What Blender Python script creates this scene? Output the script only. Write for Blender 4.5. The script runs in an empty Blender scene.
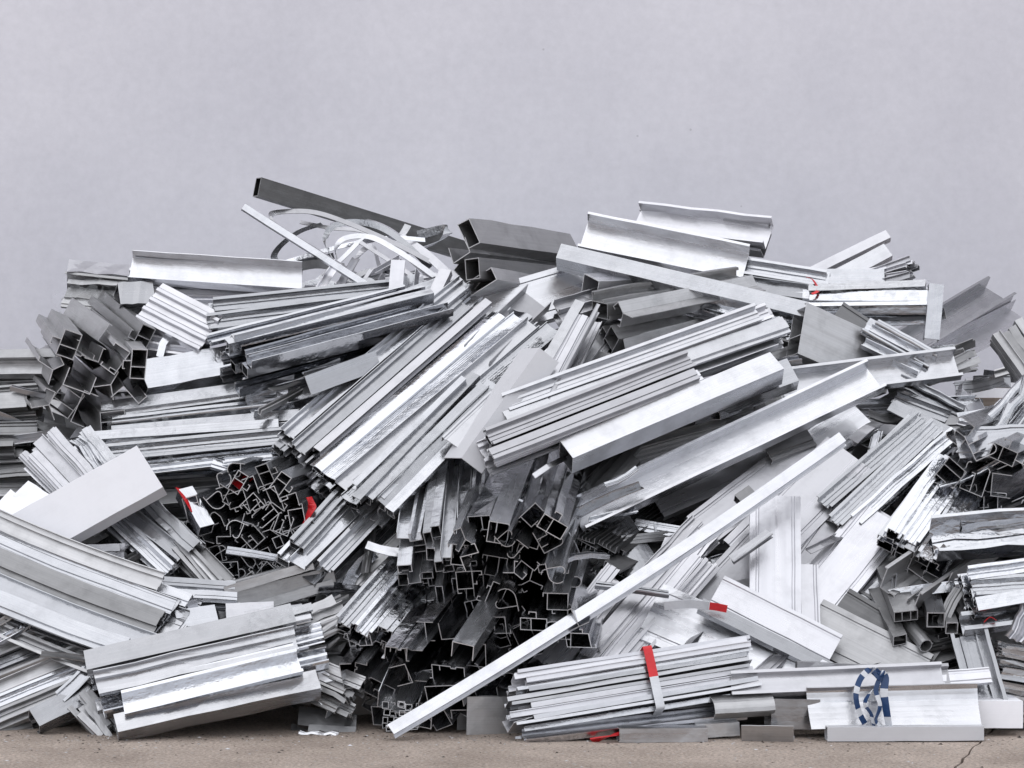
import bpy, math, random
import numpy as np
from mathutils import Vector, Matrix, noise

# ------------------------------------------------------------------ camera, sky, sun, exposure
sc = bpy.context.scene
CAM_H, CAM_D, FPX = 1.045, 8.0, 2667.0
cam_d = bpy.data.cameras.new('camera'); cam = bpy.data.objects.new('camera', cam_d)
sc.collection.objects.link(cam); sc.camera = cam
cam.location = (0, -CAM_D, CAM_H); cam.rotation_euler = (math.radians(90), 0, 0)
cam_d.sensor_width = 36; cam_d.lens = 36*FPX/1024; cam_d.clip_end = 5000

SUN_EL, SUN_AZ = math.radians(74), math.radians(-35)      # thin overcast, the sun high behind it
world = bpy.data.worlds.new('World'); sc.world = world; world.use_nodes = True
wn = world.node_tree.nodes; wl = world.node_tree.links
bg = wn['Background']; bg.inputs['Strength'].default_value = 0.14
sky = wn.new('ShaderNodeTexSky'); sky.sky_type = 'NISHITA'; sky.sun_disc = False
sky.sun_elevation = SUN_EL; sky.sun_rotation = math.pi + SUN_AZ*-1
sky.air_density = 1.0; sky.dust_density = 1.0; sky.ozone_density = 1.0
hs = wn.new('ShaderNodeHueSaturation'); hs.inputs['Saturation'].default_value = 0.22
cl = wn.new('ShaderNodeMix'); cl.data_type = 'RGBA'; cl.inputs[0].default_value = 0.7      # an even layer of high cloud over the clear sky
cl.inputs[7].default_value = (5.8, 5.95, 6.35, 1)
wl.new(sky.outputs[0], hs.inputs['Color']); wl.new(hs.outputs[0], cl.inputs[6]); wl.new(cl.outputs[2], bg.inputs['Color'])

sun_d = bpy.data.lights.new('sun', 'SUN'); sun = bpy.data.objects.new('sun', sun_d)
sc.collection.objects.link(sun)
sun_d.energy = 0.6; sun_d.angle = math.radians(100); sun_d.color = (1.0, 0.98, 0.955)
sd = Vector((math.sin(SUN_AZ)*math.cos(SUN_EL), -math.cos(SUN_AZ)*math.cos(SUN_EL), math.sin(SUN_EL)))
sun.rotation_euler = sd.to_track_quat('Z', 'Y').to_euler(); sun.location = sd*20

sc.view_settings.view_transform = 'Standard'; sc.view_settings.look = 'None'
sc.view_settings.exposure = 0.58; sc.view_settings.gamma = 1.0
sc.render.engine = 'CYCLES'
sc.cycles.use_denoising = True
sc.cycles.max_bounces = 9; sc.cycles.glossy_bounces = 7; sc.cycles.diffuse_bounces = 3
sc.cycles.transparent_max_bounces = 12; sc.cycles.transmission_bounces = 4
sc.cycles.sample_clamp_indirect = 6.0; sc.cycles.caustics_reflective = True

C = sc.collection
RND = random.Random(7)

# ------------------------------------------------------------------ materials
MAT = {}
def new_mat(name):
    m = bpy.data.materials.new(name); m.use_nodes = True
    return m, m.node_tree.nodes, m.node_tree.links, m.node_tree.nodes['Principled BSDF']
def ramp(n, lo, hi, p0=0.3, p1=0.7):
    r = n.new('ShaderNodeMapRange'); r.inputs[1].default_value = p0; r.inputs[2].default_value = p1
    r.inputs[3].default_value = lo; r.inputs[4].default_value = hi
    return r
def metal(name, col, r0, r1, metallic=1.0, stain=0.25, streak=0.12, bump=0.2, spec=0.5, stain_col=None, wav=0.4):
    """extruded aluminium: die lines run along the local Y axis, blotchy oxide stains, each piece a little different"""
    m, n, l, b = new_mat(name)
    tc = n.new('ShaderNodeTexCoord'); oi = n.new('ShaderNodeObjectInfo')
    off = n.new('ShaderNodeVectorMath'); off.operation = 'MULTIPLY_ADD'
    cmb = n.new('ShaderNodeCombineXYZ')
    for i in range(3): l.new(oi.outputs['Random'], cmb.inputs[i])
    off.inputs[1].default_value = (37, 53, 71); l.new(cmb.outputs[0], off.inputs[0]); l.new(tc.outputs['Object'], off.inputs[2])
    mp = n.new('ShaderNodeMapping'); mp.inputs['Scale'].default_value = (300, 0.9, 300); l.new(off.outputs[0], mp.inputs[0])
    die = n.new('ShaderNodeTexNoise'); die.inputs['Scale'].default_value = 1; die.inputs['Detail'].default_value = 3; l.new(mp.outputs[0], die.inputs['Vector'])
    blot = n.new('ShaderNodeTexNoise'); blot.inputs['Scale'].default_value = 14; blot.inputs['Detail'].default_value = 5; blot.inputs['Roughness'].default_value = 0.62
    l.new(off.outputs[0], blot.inputs['Vector'])
    mp2 = n.new('ShaderNodeMapping'); mp2.inputs['Scale'].default_value = (40, 1.6, 40); l.new(off.outputs[0], mp2.inputs[0])
    smear = n.new('ShaderNodeTexNoise'); smear.inputs['Scale'].default_value = 1; smear.inputs['Detail'].default_value = 4; l.new(mp2.outputs[0], smear.inputs['Vector'])
    # colour
    c1 = n.new('ShaderNodeMix'); c1.data_type = 'RGBA'
    sc_ = stain_col or tuple(c*(0.62) for c in col)
    c1.inputs[6].default_value = (*col, 1); c1.inputs[7].default_value = (*sc_, 1)
    fr = ramp(n, 0.0, stain, 0.48, 0.72); l.new(blot.outputs['Fac'], fr.inputs[0]); l.new(fr.outputs[0], c1.inputs[0])
    c2 = n.new('ShaderNodeMix'); c2.data_type = 'RGBA'; c2.blend_type = 'MULTIPLY'; c2.inputs[0].default_value = 1
    vr = ramp(n, 1.0-streak, 1.0, 0.3, 0.7); l.new(die.outputs['Fac'], vr.inputs[0])
    orr = ramp(n, 0.56, 1.10, 0.0, 1.0); l.new(oi.outputs['Random'], orr.inputs[0])
    mu = n.new('ShaderNodeMath'); mu.operation = 'MULTIPLY'; l.new(vr.outputs[0], mu.inputs[0]); l.new(orr.outputs[0], mu.inputs[1])
    l.new(c1.outputs[2], c2.inputs[6]); l.new(mu.outputs[0], c2.inputs[7]); l.new(c2.outputs[2], b.inputs['Base Color'])
    # roughness
    rr = ramp(n, r0, r1, 0.32, 0.68); l.new(smear.outputs['Fac'], rr.inputs[0]); l.new(rr.outputs[0], b.inputs['Roughness'])
    b.inputs['Metallic'].default_value = metallic; b.inputs['Specular IOR Level'].default_value = spec
    # relief: die lines + gentle waviness
    bp = n.new('ShaderNodeBump'); bp.inputs['Strength'].default_value = bump; bp.inputs['Distance'].default_value = 0.0006
    l.new(die.outputs['Fac'], bp.inputs['Height'])
    bp2 = n.new('ShaderNodeBump'); bp2.inputs['Strength'].default_value = wav*0.6; bp2.inputs['Distance'].default_value = 0.002
    l.new(smear.outputs['Fac'], bp2.inputs['Height']); l.new(bp.outputs[0], bp2.inputs['Normal']); l.new(bp2.outputs[0], b.inputs['Normal'])
    bp3 = n.new('ShaderNodeBump'); bp3.inputs['Strength'].default_value = wav*0.8; bp3.inputs['Distance'].default_value = 0.008
    l.new(blot.outputs['Fac'], bp3.inputs['Height']); l.new(bp2.outputs[0], bp3.inputs['Normal']); l.new(bp3.outputs[0], b.inputs['Normal'])
    MAT[name] = m
    return m
metal('mill',   (0.575, 0.585, 0.615), 0.14, 0.34, metallic=0.9, streak=0.09, stain=0.35, bump=0.12, wav=0.5)
metal('bright', (0.67, 0.68, 0.71), 0.07, 0.24, stain=0.25, streak=0.12, wav=0.6)
metal('satin',  (0.59, 0.595, 0.62), 0.20, 0.38, stain=0.42, streak=0.05, bump=0.03, wav=0.28)
metal('pale',   (0.62, 0.62, 0.65), 0.24, 0.42, metallic=0.85, stain=0.34, streak=0.03, bump=0.015, wav=0.2)
metal('coated', (0.86, 0.86, 0.90), 0.40, 0.55, metallic=0.0, stain=0.12, streak=0.02, bump=0.01, wav=0.03)
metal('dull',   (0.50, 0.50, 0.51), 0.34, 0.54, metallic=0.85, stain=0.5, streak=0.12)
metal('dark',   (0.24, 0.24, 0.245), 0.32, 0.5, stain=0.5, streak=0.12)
metal('cut',    (0.68, 0.68, 0.70), 0.45, 0.6, metallic=0.3, stain=0.1, bump=0.0)

def film_mat():
    m, n, l, b = new_mat('clear_film')
    tc = n.new('ShaderNodeTexCoord')
    nz = n.new('ShaderNodeTexNoise'); nz.inputs['Scale'].default_value = 26; nz.inputs['Detail'].default_value = 4; nz.inputs['Distortion'].default_value = 1.2
    l.new(tc.outputs['Object'], nz.inputs['Vector'])
    bp = n.new('ShaderNodeBump'); bp.inputs['Strength'].default_value = 0.9; bp.inputs['Distance'].default_value = 0.012
    l.new(nz.outputs['Fac'], bp.inputs['Height']); l.new(bp.outputs[0], b.inputs['Normal'])
    b.inputs['Base Color'].default_value = (0.5, 0.52, 0.54, 1); b.inputs['Roughness'].default_value = 0.10; b.inputs['Metallic'].default_value = 0.4
    b.inputs['Specular IOR Level'].default_value = 0.9
    tr = n.new('ShaderNodeBsdfTransparent'); mx = n.new('ShaderNodeMixShader')
    r = ramp(n, 0.0, 0.26, 0.48, 0.80); l.new(nz.outputs['Fac'], r.inputs[0]); l.new(r.outputs[0], mx.inputs[0])
    l.new(tr.outputs[0], mx.inputs[1]); l.new(b.outputs[0], mx.inputs[2])
    l.new(mx.outputs[0], n['Material Output'].inputs['Surface']); MAT['film'] = m
film_mat()
def plastic(name, col, col2=None, rough=0.35, scale=10.0, thresh=0.5):
    m, n, l, b = new_mat(name); b.inputs['Roughness'].default_value = rough
    tc = n.new('ShaderNodeTexCoord'); nz = n.new('ShaderNodeTexNoise'); nz.inputs['Scale'].default_value = scale; nz.inputs['Detail'].default_value = 2
    l.new(tc.outputs['Object'], nz.inputs['Vector'])
    mx = n.new('ShaderNodeMix'); mx.data_type = 'RGBA'
    c2 = col2 or tuple(c*0.75 for c in col)
    mx.inputs[6].default_value = (*col, 1); mx.inputs[7].default_value = (*c2, 1)
    r = ramp(n, 0, 1, thresh-0.06, thresh+0.06) if col2 else ramp(n, 0, 1, 0.35, 0.7)
    l.new(nz.outputs['Fac'], r.inputs[0]); l.new(r.outputs[0], mx.inputs[0]); l.new(mx.outputs[2], b.inputs['Base Color'])
    bp = n.new('ShaderNodeBump'); bp.inputs['Strength'].default_value = 0.4; bp.inputs['Distance'].default_value = 0.003
    nz2 = n.new('ShaderNodeTexNoise'); nz2.inputs['Scale'].default_value = 90; l.new(tc.outputs['Object'], nz2.inputs['Vector'])
    l.new(nz2.outputs['Fac'], bp.inputs['Height']); l.new(bp.outputs[0], b.inputs['Normal'])
    MAT[name] = m
plastic('red_tape', (0.62, 0.012, 0.018))
plastic('white_tape', (0.66, 0.68, 0.72))
plastic('blue_tape', (0.010, 0.045, 0.14))
plastic('green_tape', (0.10, 0.36, 0.26))

def wall_mat():
    m, n, l, b = new_mat('painted_render')
    tc = n.new('ShaderNodeTexCoord')
    a = n.new('ShaderNodeTexNoise'); a.inputs['Scale'].default_value = 0.75; a.inputs['Detail'].default_value = 7; a.inputs['Roughness'].default_value = 0.6
    l.new(tc.outputs['Object'], a.inputs['Vector'])
    f = n.new('ShaderNodeTexNoise'); f.inputs['Scale'].default_value = 24; f.inputs['Detail'].default_value = 8; f.inputs['Roughness'].default_value = 0.7
    l.new(tc.outputs['Object'], f.inputs['Vector'])
    mx = n.new('ShaderNodeMix'); mx.data_type = 'RGBA'
    mx.inputs[6].default_value = (0.645, 0.642, 0.70, 1); mx.inputs[7].default_value = (0.735, 0.73, 0.785, 1)
    r = ramp(n, 0, 1, 0.35, 0.65); l.new(a.outputs['Fac'], r.inputs[0]); l.new(r.outputs[0], mx.inputs[0])
    # small pits and specks
    v = n.new('ShaderNodeTexVoronoi'); v.inputs['Scale'].default_value = 11; l.new(tc.outputs['Object'], v.inputs['Vector'])
    nz = n.new('ShaderNodeTexNoise'); nz.inputs['Scale'].default_value = 3.1; l.new(tc.outputs['Object'], nz.inputs['Vector'])
    th = n.new('ShaderNodeMath'); th.operation = 'LESS_THAN'; th.inputs[1].default_value = 0.05; l.new(v.outputs['Distance'], th.inputs[0])
    g = n.new('ShaderNodeMath'); g.operation = 'GREATER_THAN'; g.inputs[1].default_value = 0.58; l.new(nz.outputs['Fac'], g.inputs[0])
    mu = n.new('ShaderNodeMath'); mu.operation = 'MULTIPLY'; l.new(th.outputs[0], mu.inputs[0]); l.new(g.outputs[0], mu.inputs[1])
    mu2 = n.new('ShaderNodeMath'); mu2.operation = 'MULTIPLY'; mu2.inputs[1].default_value = 0.35; l.new(mu.outputs[0], mu2.inputs[0])
    m3 = n.new('ShaderNodeMix'); m3.data_type = 'RGBA'; m3.inputs[7].default_value = (0.30, 0.29, 0.31, 1)
    l.new(mu2.outputs[0], m3.inputs[0]); l.new(mx.outputs[2], m3.inputs[6])
    m4 = n.new('ShaderNodeMix'); m4.data_type = 'RGBA'; m4.blend_type = 'MULTIPLY'; m4.inputs[0].default_value = 1
    rf = ramp(n, 0.95, 1.03, 0.3, 0.7); l.new(f.outputs['Fac'], rf.inputs[0]); l.new(m3.outputs[2], m4.inputs[6]); l.new(rf.outputs[0], m4.inputs[7])
    l.new(m4.outputs[2], b.inputs['Base Color']); b.inputs['Roughness'].default_value = 0.85
    # trowel marks
    mp = n.new('ShaderNodeMapping'); mp.inputs['Rotation'].default_value = (0, 0.5, 0); mp.inputs['Scale'].default_value = (4, 4, 11); l.new(tc.outputs['Object'], mp.inputs[0])
    tw = n.new('ShaderNodeTexNoise'); tw.inputs['Scale'].default_value = 1; tw.inputs['Detail'].default_value = 5; tw.inputs['Distortion'].default_value = 1.5; l.new(mp.outputs[0], tw.inputs['Vector'])
    bp = n.new('ShaderNodeBump'); bp.inputs['Strength'].default_value = 0.10; bp.inputs['Distance'].default_value = 0.006; l.new(tw.outputs['Fac'], bp.inputs['Height'])
    bp2 = n.new('ShaderNodeBump'); bp2.inputs['Strength'].default_value = 0.15; bp2.inputs['Distance'].default_value = 0.002; l.new(f.outputs['Fac'], bp2.inputs['Height'])
    l.new(bp.outputs[0], bp2.inputs['Normal']); l.new(bp2.outputs[0], b.inputs['Normal']); MAT['wall'] = m
wall_mat()
def ground_mat(name, c0, c1):
    m, n, l, b = new_mat(name)
    tc = n.new('ShaderNodeTexCoord')
    a = n.new('ShaderNodeTexNoise'); a.inputs['Scale'].default_value = 2.2; a.inputs['Detail'].default_value = 7; a.inputs['Roughness'].default_value = 0.65; l.new(tc.outputs['Object'], a.inputs['Vector'])
    f = n.new('ShaderNodeTexNoise'); f.inputs['Scale'].default_value = 95; f.inputs['Detail'].default_value = 6; f.inputs['Roughness'].default_value = 0.75; l.new(tc.outputs['Object'], f.inputs['Vector'])
    v = n.new('ShaderNodeTexVoronoi'); v.inputs['Scale'].default_value = 120; l.new(tc.outputs['Object'], v.inputs['Vector'])
    mx = n.new('ShaderNodeMix'); mx.data_type = 'RGBA'; mx.inputs[6].default_value = (*c0, 1); mx.inputs[7].default_value = (*c1, 1)
    r = ramp(n, 0, 1, 0.35, 0.66); l.new(a.outputs['Fac'], r.inputs[0]); l.new(r.outputs[0], mx.inputs[0])
    m2 = n.new('ShaderNodeMix'); m2.data_type = 'RGBA'; m2.blend_type = 'MULTIPLY'; m2.inputs[0].default_value = 1
    rf = ramp(n, 0.42, 1.5, 0.32, 0.68); l.new(f.outputs['Fac'], rf.inputs[0]); l.new(mx.outputs[2], m2.inputs[6]); l.new(rf.outputs[0], m2.inputs[7])
    m3 = n.new('ShaderNodeMix'); m3.data_type = 'RGBA'; m3.inputs[7].default_value = (0.42, 0.40, 0.38, 1)
    sp = n.new('ShaderNodeTexVoronoi'); sp.inputs['Scale'].default_value = 30; l.new(tc.outputs['Object'], sp.inputs['Vector'])
    th = n.new('ShaderNodeMath'); th.operation = 'LESS_THAN'; th.inputs[1].default_value = 0.13; l.new(sp.outputs['Distance'], th.inputs[0])
    l.new(th.outputs[0], m3.inputs[0]); l.new(m2.outputs[2], m3.inputs[6]); l.new(m3.outputs[2], b.inputs['Base Color'])
    b.inputs['Roughness'].default_value = 0.9
    bp = n.new('ShaderNodeBump'); bp.inputs['Strength'].default_value = 1.0; bp.inputs['Distance'].default_value = 0.010; l.new(f.outputs['Fac'], bp.inputs['Height'])
    bp2 = n.new('ShaderNodeBump'); bp2.inputs['Strength'].default_value = 0.5; bp2.inputs['Distance'].default_value = 0.004; l.new(v.outputs['Distance'], bp2.inputs['Height'])
    l.new(bp.outputs[0], bp2.inputs['Normal']); l.new(bp2.outputs[0], b.inputs['Normal']); MAT[name] = m
ground_mat('concrete', (0.34, 0.276, 0.232), (0.54, 0.45, 0.388))
ground_mat('joint_dirt', (0.06, 0.05, 0.045), (0.09, 0.075, 0.065))
def wood_mat():
    m, n, l, b = new_mat('weathered_wood')
    tc = n.new('ShaderNodeTexCoord'); mp = n.new('ShaderNodeMapping'); mp.inputs['Scale'].default_value = (3, 60, 60); l.new(tc.outputs['Object'], mp.inputs[0])
    a = n.new('ShaderNodeTexNoise'); a.inputs['Scale'].default_value = 1; a.inputs['Detail'].default_value = 5; l.new(mp.outputs[0], a.inputs['Vector'])
    mx = n.new('ShaderNodeMix'); mx.data_type = 'RGBA'; mx.inputs[6].default_value = (0.20, 0.155, 0.125, 1); mx.inputs[7].default_value = (0.34, 0.28, 0.24, 1)
    r = ramp(n, 0, 1, 0.35, 0.65); l.new(a.outputs['Fac'], r.inputs[0]); l.new(r.outputs[0], mx.inputs[0]); l.new(mx.outputs[2], b.inputs['Base Color'])
    b.inputs['Roughness'].default_value = 0.8; MAT['wood'] = m
wood_mat()

# ------------------------------------------------------------------ helpers
def S(Y): return (CAM_D + Y)/FPX                       # metres per picture pixel at depth Y
def P(x, y, Y):                                        # a point of the place: picture position and depth behind the heap's foot
    k = S(Y); return Vector(((x - 512)*k, Y, CAM_H - (y - 384)*k))
UPS = {'s': Vector((0, -0.6, 0.8)), 'z': Vector((0, 0, 1)), 'f': Vector((0, -1, 0.12)), 'n': Vector((0, -0.85, 0.5))}
def frame(a, b, up='s', roll=0.0):
    d = (b - a).normalized(); up = UPS[up] if isinstance(up, str) else Vector(up)
    v = (up - d*up.dot(d)).normalized(); u = d.cross(v)
    r = math.radians(roll); u, v = u*math.cos(r) + v*math.sin(r), v*math.cos(r) - u*math.sin(r)
    return u, d, v
def frame_matrix(loc, u, d, v):
    m = Matrix.Identity(4)
    for i in range(3): m[i][0], m[i][1], m[i][2], m[i][3] = u[i], d[i], v[i], loc[i]
    return m
def tag(o, label, cat, group=None, kind=None):
    if label: o['label'] = label
    if cat: o['category'] = cat
    if group: o['group'] = group
    if kind or (label and cat): o['kind'] = kind or 'thing'
    return o
def mesh_obj(name, verts, faces, mats, mi=None, parent=None, smooth=False):
    me = bpy.data.meshes.new(name); me.from_pydata([tuple(v) for v in verts], [], faces)
    for m in mats: me.materials.append(MAT[m])
    if mi is not None: me.polygons.foreach_set('material_index', mi)
    if smooth: me.polygons.foreach_set('use_smooth', [True]*len(me.polygons))
    o = bpy.data.objects.new(name, me); C.objects.link(o)
    if parent: o.parent = parent
    return o

# ------------------------------------------------------------------ extrusion cross-sections: lists of (points, closed); bounding box about w x h
def arc(cx, cz, r, a0, a1, n=6):
    return [(cx + r*math.cos(math.radians(a0 + (a1-a0)*i/n)), cz + r*math.sin(math.radians(a0 + (a1-a0)*i/n))) for i in range(n+1)]
def section(kind, w, h, t):
    x, z, e = w/2 - t/2, h/2 - t/2, t/2
    lip = min(0.22*w, 0.012)
    if kind == 'U':   return [([(-x, z), (-x, -z), (x, -z), (x, z)], 0)]
    if kind == 'C':   return [([(-x+lip, z), (-x, z), (-x, -z), (x, -z), (x, z), (x-lip, z)], 0)]
    if kind == 'L':   return [([(-x, z), (-x, -z), (x, -z)], 0)]
    if kind == 'V':   return [([(-x, -z), (0, z), (x, -z)], 0)]
    if kind == 'Z':   return [([(-x, z), (0.1*w, z), (0.1*w, -z), (x, -z), (x, -z+lip)], 0)]
    if kind == 'H':   return [([(-x, -z), (-x, z)], 0), ([(x, -z), (x, z)], 0), ([(-x+e, 0), (x-e, 0)], 0)]
    if kind == 'T':   return [([(-x, z), (x, z)], 0), ([(0, z-e), (0, -z), (lip, -z)], 0)]
    if kind == 'box': return [([(-x, -z), (x, -z), (x, z), (-x, z)], 1)]
    if kind == 'box2':
        return [([(-x, -z), (x, -z), (x, z), (-x, z)], 1), ([(0.1*w, -z+e), (0.1*w, z-e)], 0), ([(-x-e, z), (-x-e-lip, z), (-x-e-lip, z-lip)], 0)]
    if kind == 'ladder':
        return [([(-x, -z), (x, -z), (x, z), (-x, z)], 1)] + [([(-x+e, k*h), (x-e, k*h)], 0) for k in (-0.2, 0.16)]
    if kind == 'frame':        # window frame: a chamber, a rebate flange with a hook and two gasket lips
        q = 0.12*h
        return [([(-x, -z), (x, -z), (x, q), (-x, q)], 1), ([(-x, q+e), (-x, z), (-x+lip, z), (-x+lip, z-lip*0.7)], 0),
                ([(0.5*x, q+e), (0.5*x, q+lip), (0.5*x-lip*0.8, q+lip)], 0), ([(x+e, -z), (x+e+lip, -z), (x+e+lip, -z+lip)], 0)]
    if kind == 'hook':         # door rail with a curled grip
        r = 0.2*h
        return [([(-x, -z), (x, -z), (x, z-r)] + arc(x-r, z-r, r, 0, 200, 6)[1:], 0), ([(-x*0.3, -z+e), (-x*0.3, 0), (-x*0.3-lip, 0)], 0), ([(x*0.45, -z+e), (x*0.45, -0.15*h)], 0)]
    if kind == 'claw':
        r = 0.26*w
        return [([(-x, z), (-x, -z*0.2)] + arc(0, -z*0.2, x, 180, 300, 6)[1:], 0), ([(-x+e, z*0.5), (x*0.5, z*0.5)] + arc(x*0.5, z*0.5-0.18*h, 0.18*h, 90, -60, 5)[1:], 0)]
    if kind == 'comb':         # flat back with a row of short teeth
        return [([(-x, -z), (x, -z), (x, z)], 0)] + [([(-x + k*w/5, -z+e), (-x + k*w/5, -z+0.55*h)], 0) for k in (0.4, 1.4, 2.4, 3.4)]
    if kind == 'plate':        # panel with turned edges and two shallow rebates
        g = min(0.3*h, 0.0035); s = 0.004
        def gv(c): return [(c-s*1.6, z), (c-s*0.9, z-g), (c+s*0.9, z-g), (c+s*1.6, z)]
        return [([(-x, -z), (-x, z)] + gv(-x*0.72) + gv(x*0.72) + [(x, z), (x, -z)], 0)]
    if kind == 'strip': return [([(-x, 0), (x, 0)], 0)]
    if kind == 'rib':          # cladding board: stepped ridges on one face
        p = []; nr = 4
        for k in range(nr):
            a = -x + 2*x*k/nr; q = 2*x/nr
            p += [(a+0.04*q, z-0.45*h), (a+0.52*q, z-0.30*h), (a+0.66*q, z), (a+0.90*q, z)]
        return [([(-x, -z)] + p + [(x, -z)], 0)]
    if kind == 'step': return [([(-x, -z), (-x, z*0.4), (-x*0.4, z*0.4), (-x*0.4, z), (x*0.5, z), (x*0.5, 0), (x, 0), (x, -z)], 0)]
    if kind == 'wave': return [([(-x + 2*x*i/12, z*0.8*math.sin(i*1.35)) for i in range(13)], 0)]
    if kind == 'cove':         # curved sill
        return [([(-x, -z)] + [(-x + 2*x*i/8, -z + 2*z*math.sin(i/8*math.pi*0.62)) for i in range(1, 9)] + [(x, -z*0.4)], 0)]
    if kind == 'tube': return [(arc(0, 0, min(x, z), 0, 330, 11), 1)]
    if kind == 'rail':         # broad web, two flanges that turn outwards
        i = x - lip*0.8; c = -z + min(0.22*h, 0.006)
        return [([(-x, z), (-i, z), (-i, -z), (-0.50*i, -z), (-0.46*i, c), (-0.18*i, c), (-0.14*i, -z), (i, -z), (i, z), (x, z)], 0), ([(0.52*i, -z+e), (0.52*i, -z+0.35*h)], 0)]
    if kind == 'multi':        # two chambers and a tongue
        return [([(-x, -z), (x, -z), (x, z*0.3), (-x, z*0.3)], 1), ([(-0.2*x, -z+e), (-0.2*x, z*0.3-e)], 0), ([(0.2*x, z*0.3+e), (0.2*x, z), (-0.35*x, z), (-0.35*x, z-lip*0.6)], 0)]
    if kind == 'tray':         # broad plain web, flanges that turn outwards
        return [([(-x, z), (-x+lip*0.7, z), (-x+lip*0.7, -z), (x-lip*0.7, -z), (x-lip*0.7, z), (x, z)], 0)]
    if kind == 'ridge':        # board with a row of sharp little ridges
        p = [(-x, -z), (-x, z*0.2)]; m = max(2, int(w/0.016))
        for i in range(m):
            c = -x + 2*x*(i+0.5)/m; q = x/m
            p += [(c-q*0.55, z*0.2), (c, z), (c+q*0.55, z*0.2)]
        return [(p + [(x, z*0.2), (x, -z)], 0)]
    if kind == 'E':            # open frame leaf: web, three arms, curled ends
        r = 0.13*h
        return [([(x, z-r)] + arc(x-r, z-r, r, 0, 90, 3) + [(-x, z), (-x, -z), (x-r, -z)] + arc(x-r, -z+r, r, 270, 360, 3), 0), ([(-x+e, 0.05*h), (0.35*x, 0.05*h), (0.35*x, 0.2*h)], 0)]
    if kind == 'S':
        r = 0.24*h
        return [(arc(-x+r, z-r, r, 200, 60, 5) + [(0.2*x, 0.1*h), (x*0.3, -z)] + arc(x-r, -z+r, r, 250, 380, 5), 0)]
    if kind == 'Y':
        return [([(-x, z), (-0.1*w, 0.05*h), (x*0.8, z*0.9), (x, z*0.6)], 0), ([(-0.1*w, 0.05*h-e), (-0.1*w, -z), (0.25*w, -z), (0.25*w, -z+lip)], 0)]
    raise ValueError(kind)
def offset_path(pts, closed, t):
    n = len(pts); L = []; R = []
    p = [np.array(q, float) for q in pts]
    for i in range(n):
        a = p[i] - p[i-1] if (i > 0 or closed) else None
        b = p[(i+1) % n] - p[i] if (i < n-1 or closed) else None
        if a is None: a = b
        if b is None: b = a
        a = a/(np.linalg.norm(a)+1e-12); b = b/(np.linalg.norm(b)+1e-12)
        na = np.array((-a[1], a[0])); nb = np.array((-b[1], b[0]))
        m = na + nb; q = np.linalg.norm(m); m = na if q < 1e-6 else m/q
        k = min(1/max(m.dot(na), 0.3), 2.2)
        L.append(p[i] + m*k*t/2); R.append(p[i] - m*k*t/2)
    return L, R
def extrude(paths, t, L, K, rot, cx, cz, y0, bend, tw, skew, dent, rng, sway=(0, 0)):
    """-> verts, faces, material index (0 skin, 1 saw cut); Y is the length"""
    V = []; F = []; MI = []
    cr, sr = math.cos(rot), math.sin(rot)
    ph = [rng.uniform(0, 6.3) for _ in range(6)]
    s = np.linspace(0, 1, K+1)
    for pts, closed in paths:
        l, r = offset_path(pts, closed, t); n = len(l)
        rings = [np.array(l), np.array(r)] if closed else [np.array(l + r[::-1])]
        idx = []
        for ring in rings:
            m = len(ring); base = len(V)
            x0 = ring[:, 0]*cr - ring[:, 1]*sr; z0 = ring[:, 0]*sr + ring[:, 1]*cr
            for q in s:
                a = tw*(q-0.5); ca, sa = math.cos(a), math.sin(a)
                x = x0*ca - z0*sa; z = x0*sa + z0*ca
                bow = 4*q*(1-q)
                dx = dent*np.sin(ph[0] + 5*q + 30*z0)*np.sin(ph[1] + 9*q); dz = dent*np.sin(ph[2] + 6*q + 30*x0)*np.sin(ph[3] + 8*q)
                y = y0 + L*q + skew*x0*(1 if q > 0.5 else -1)*(1 if q in (0, 1) else 0)
                X = x + cx + bend[0]*bow + dx + sway[0]*(q-0.5); Z = z + cz + bend[1]*bow + dz + sway[1]*(q-0.5)
                V.extend(np.stack([X, y, Z], 1).tolist())
            inner = closed and ring is rings[1]
            for k in range(K):
                A = base + k*m; B = A + m
                for j in range(m):
                    j2 = (j+1) % m
                    f = (A+j, A+j2, B+j2, B+j)
                    F.append(f if inner or not closed else f[::-1]); MI.append(0)
            idx.append((base, m))
        for k in (0, K):
            for i in range(n if closed else n-1):
                i2 = (i+1) % n
                if closed:
                    b0 = idx[0][0] + k*n; b1 = idx[1][0] + k*n
                    f = (b0+i, b0+i2, b1+i2, b1+i)
                else:
                    b0 = idx[0][0] + k*2*n
                    f = (b0+i, b0+i2, b0+2*n-1-i2, b0+2*n-1-i)
                F.append(f if k else f[::-1]); MI.append(1)
    return V, F, MI

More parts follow.
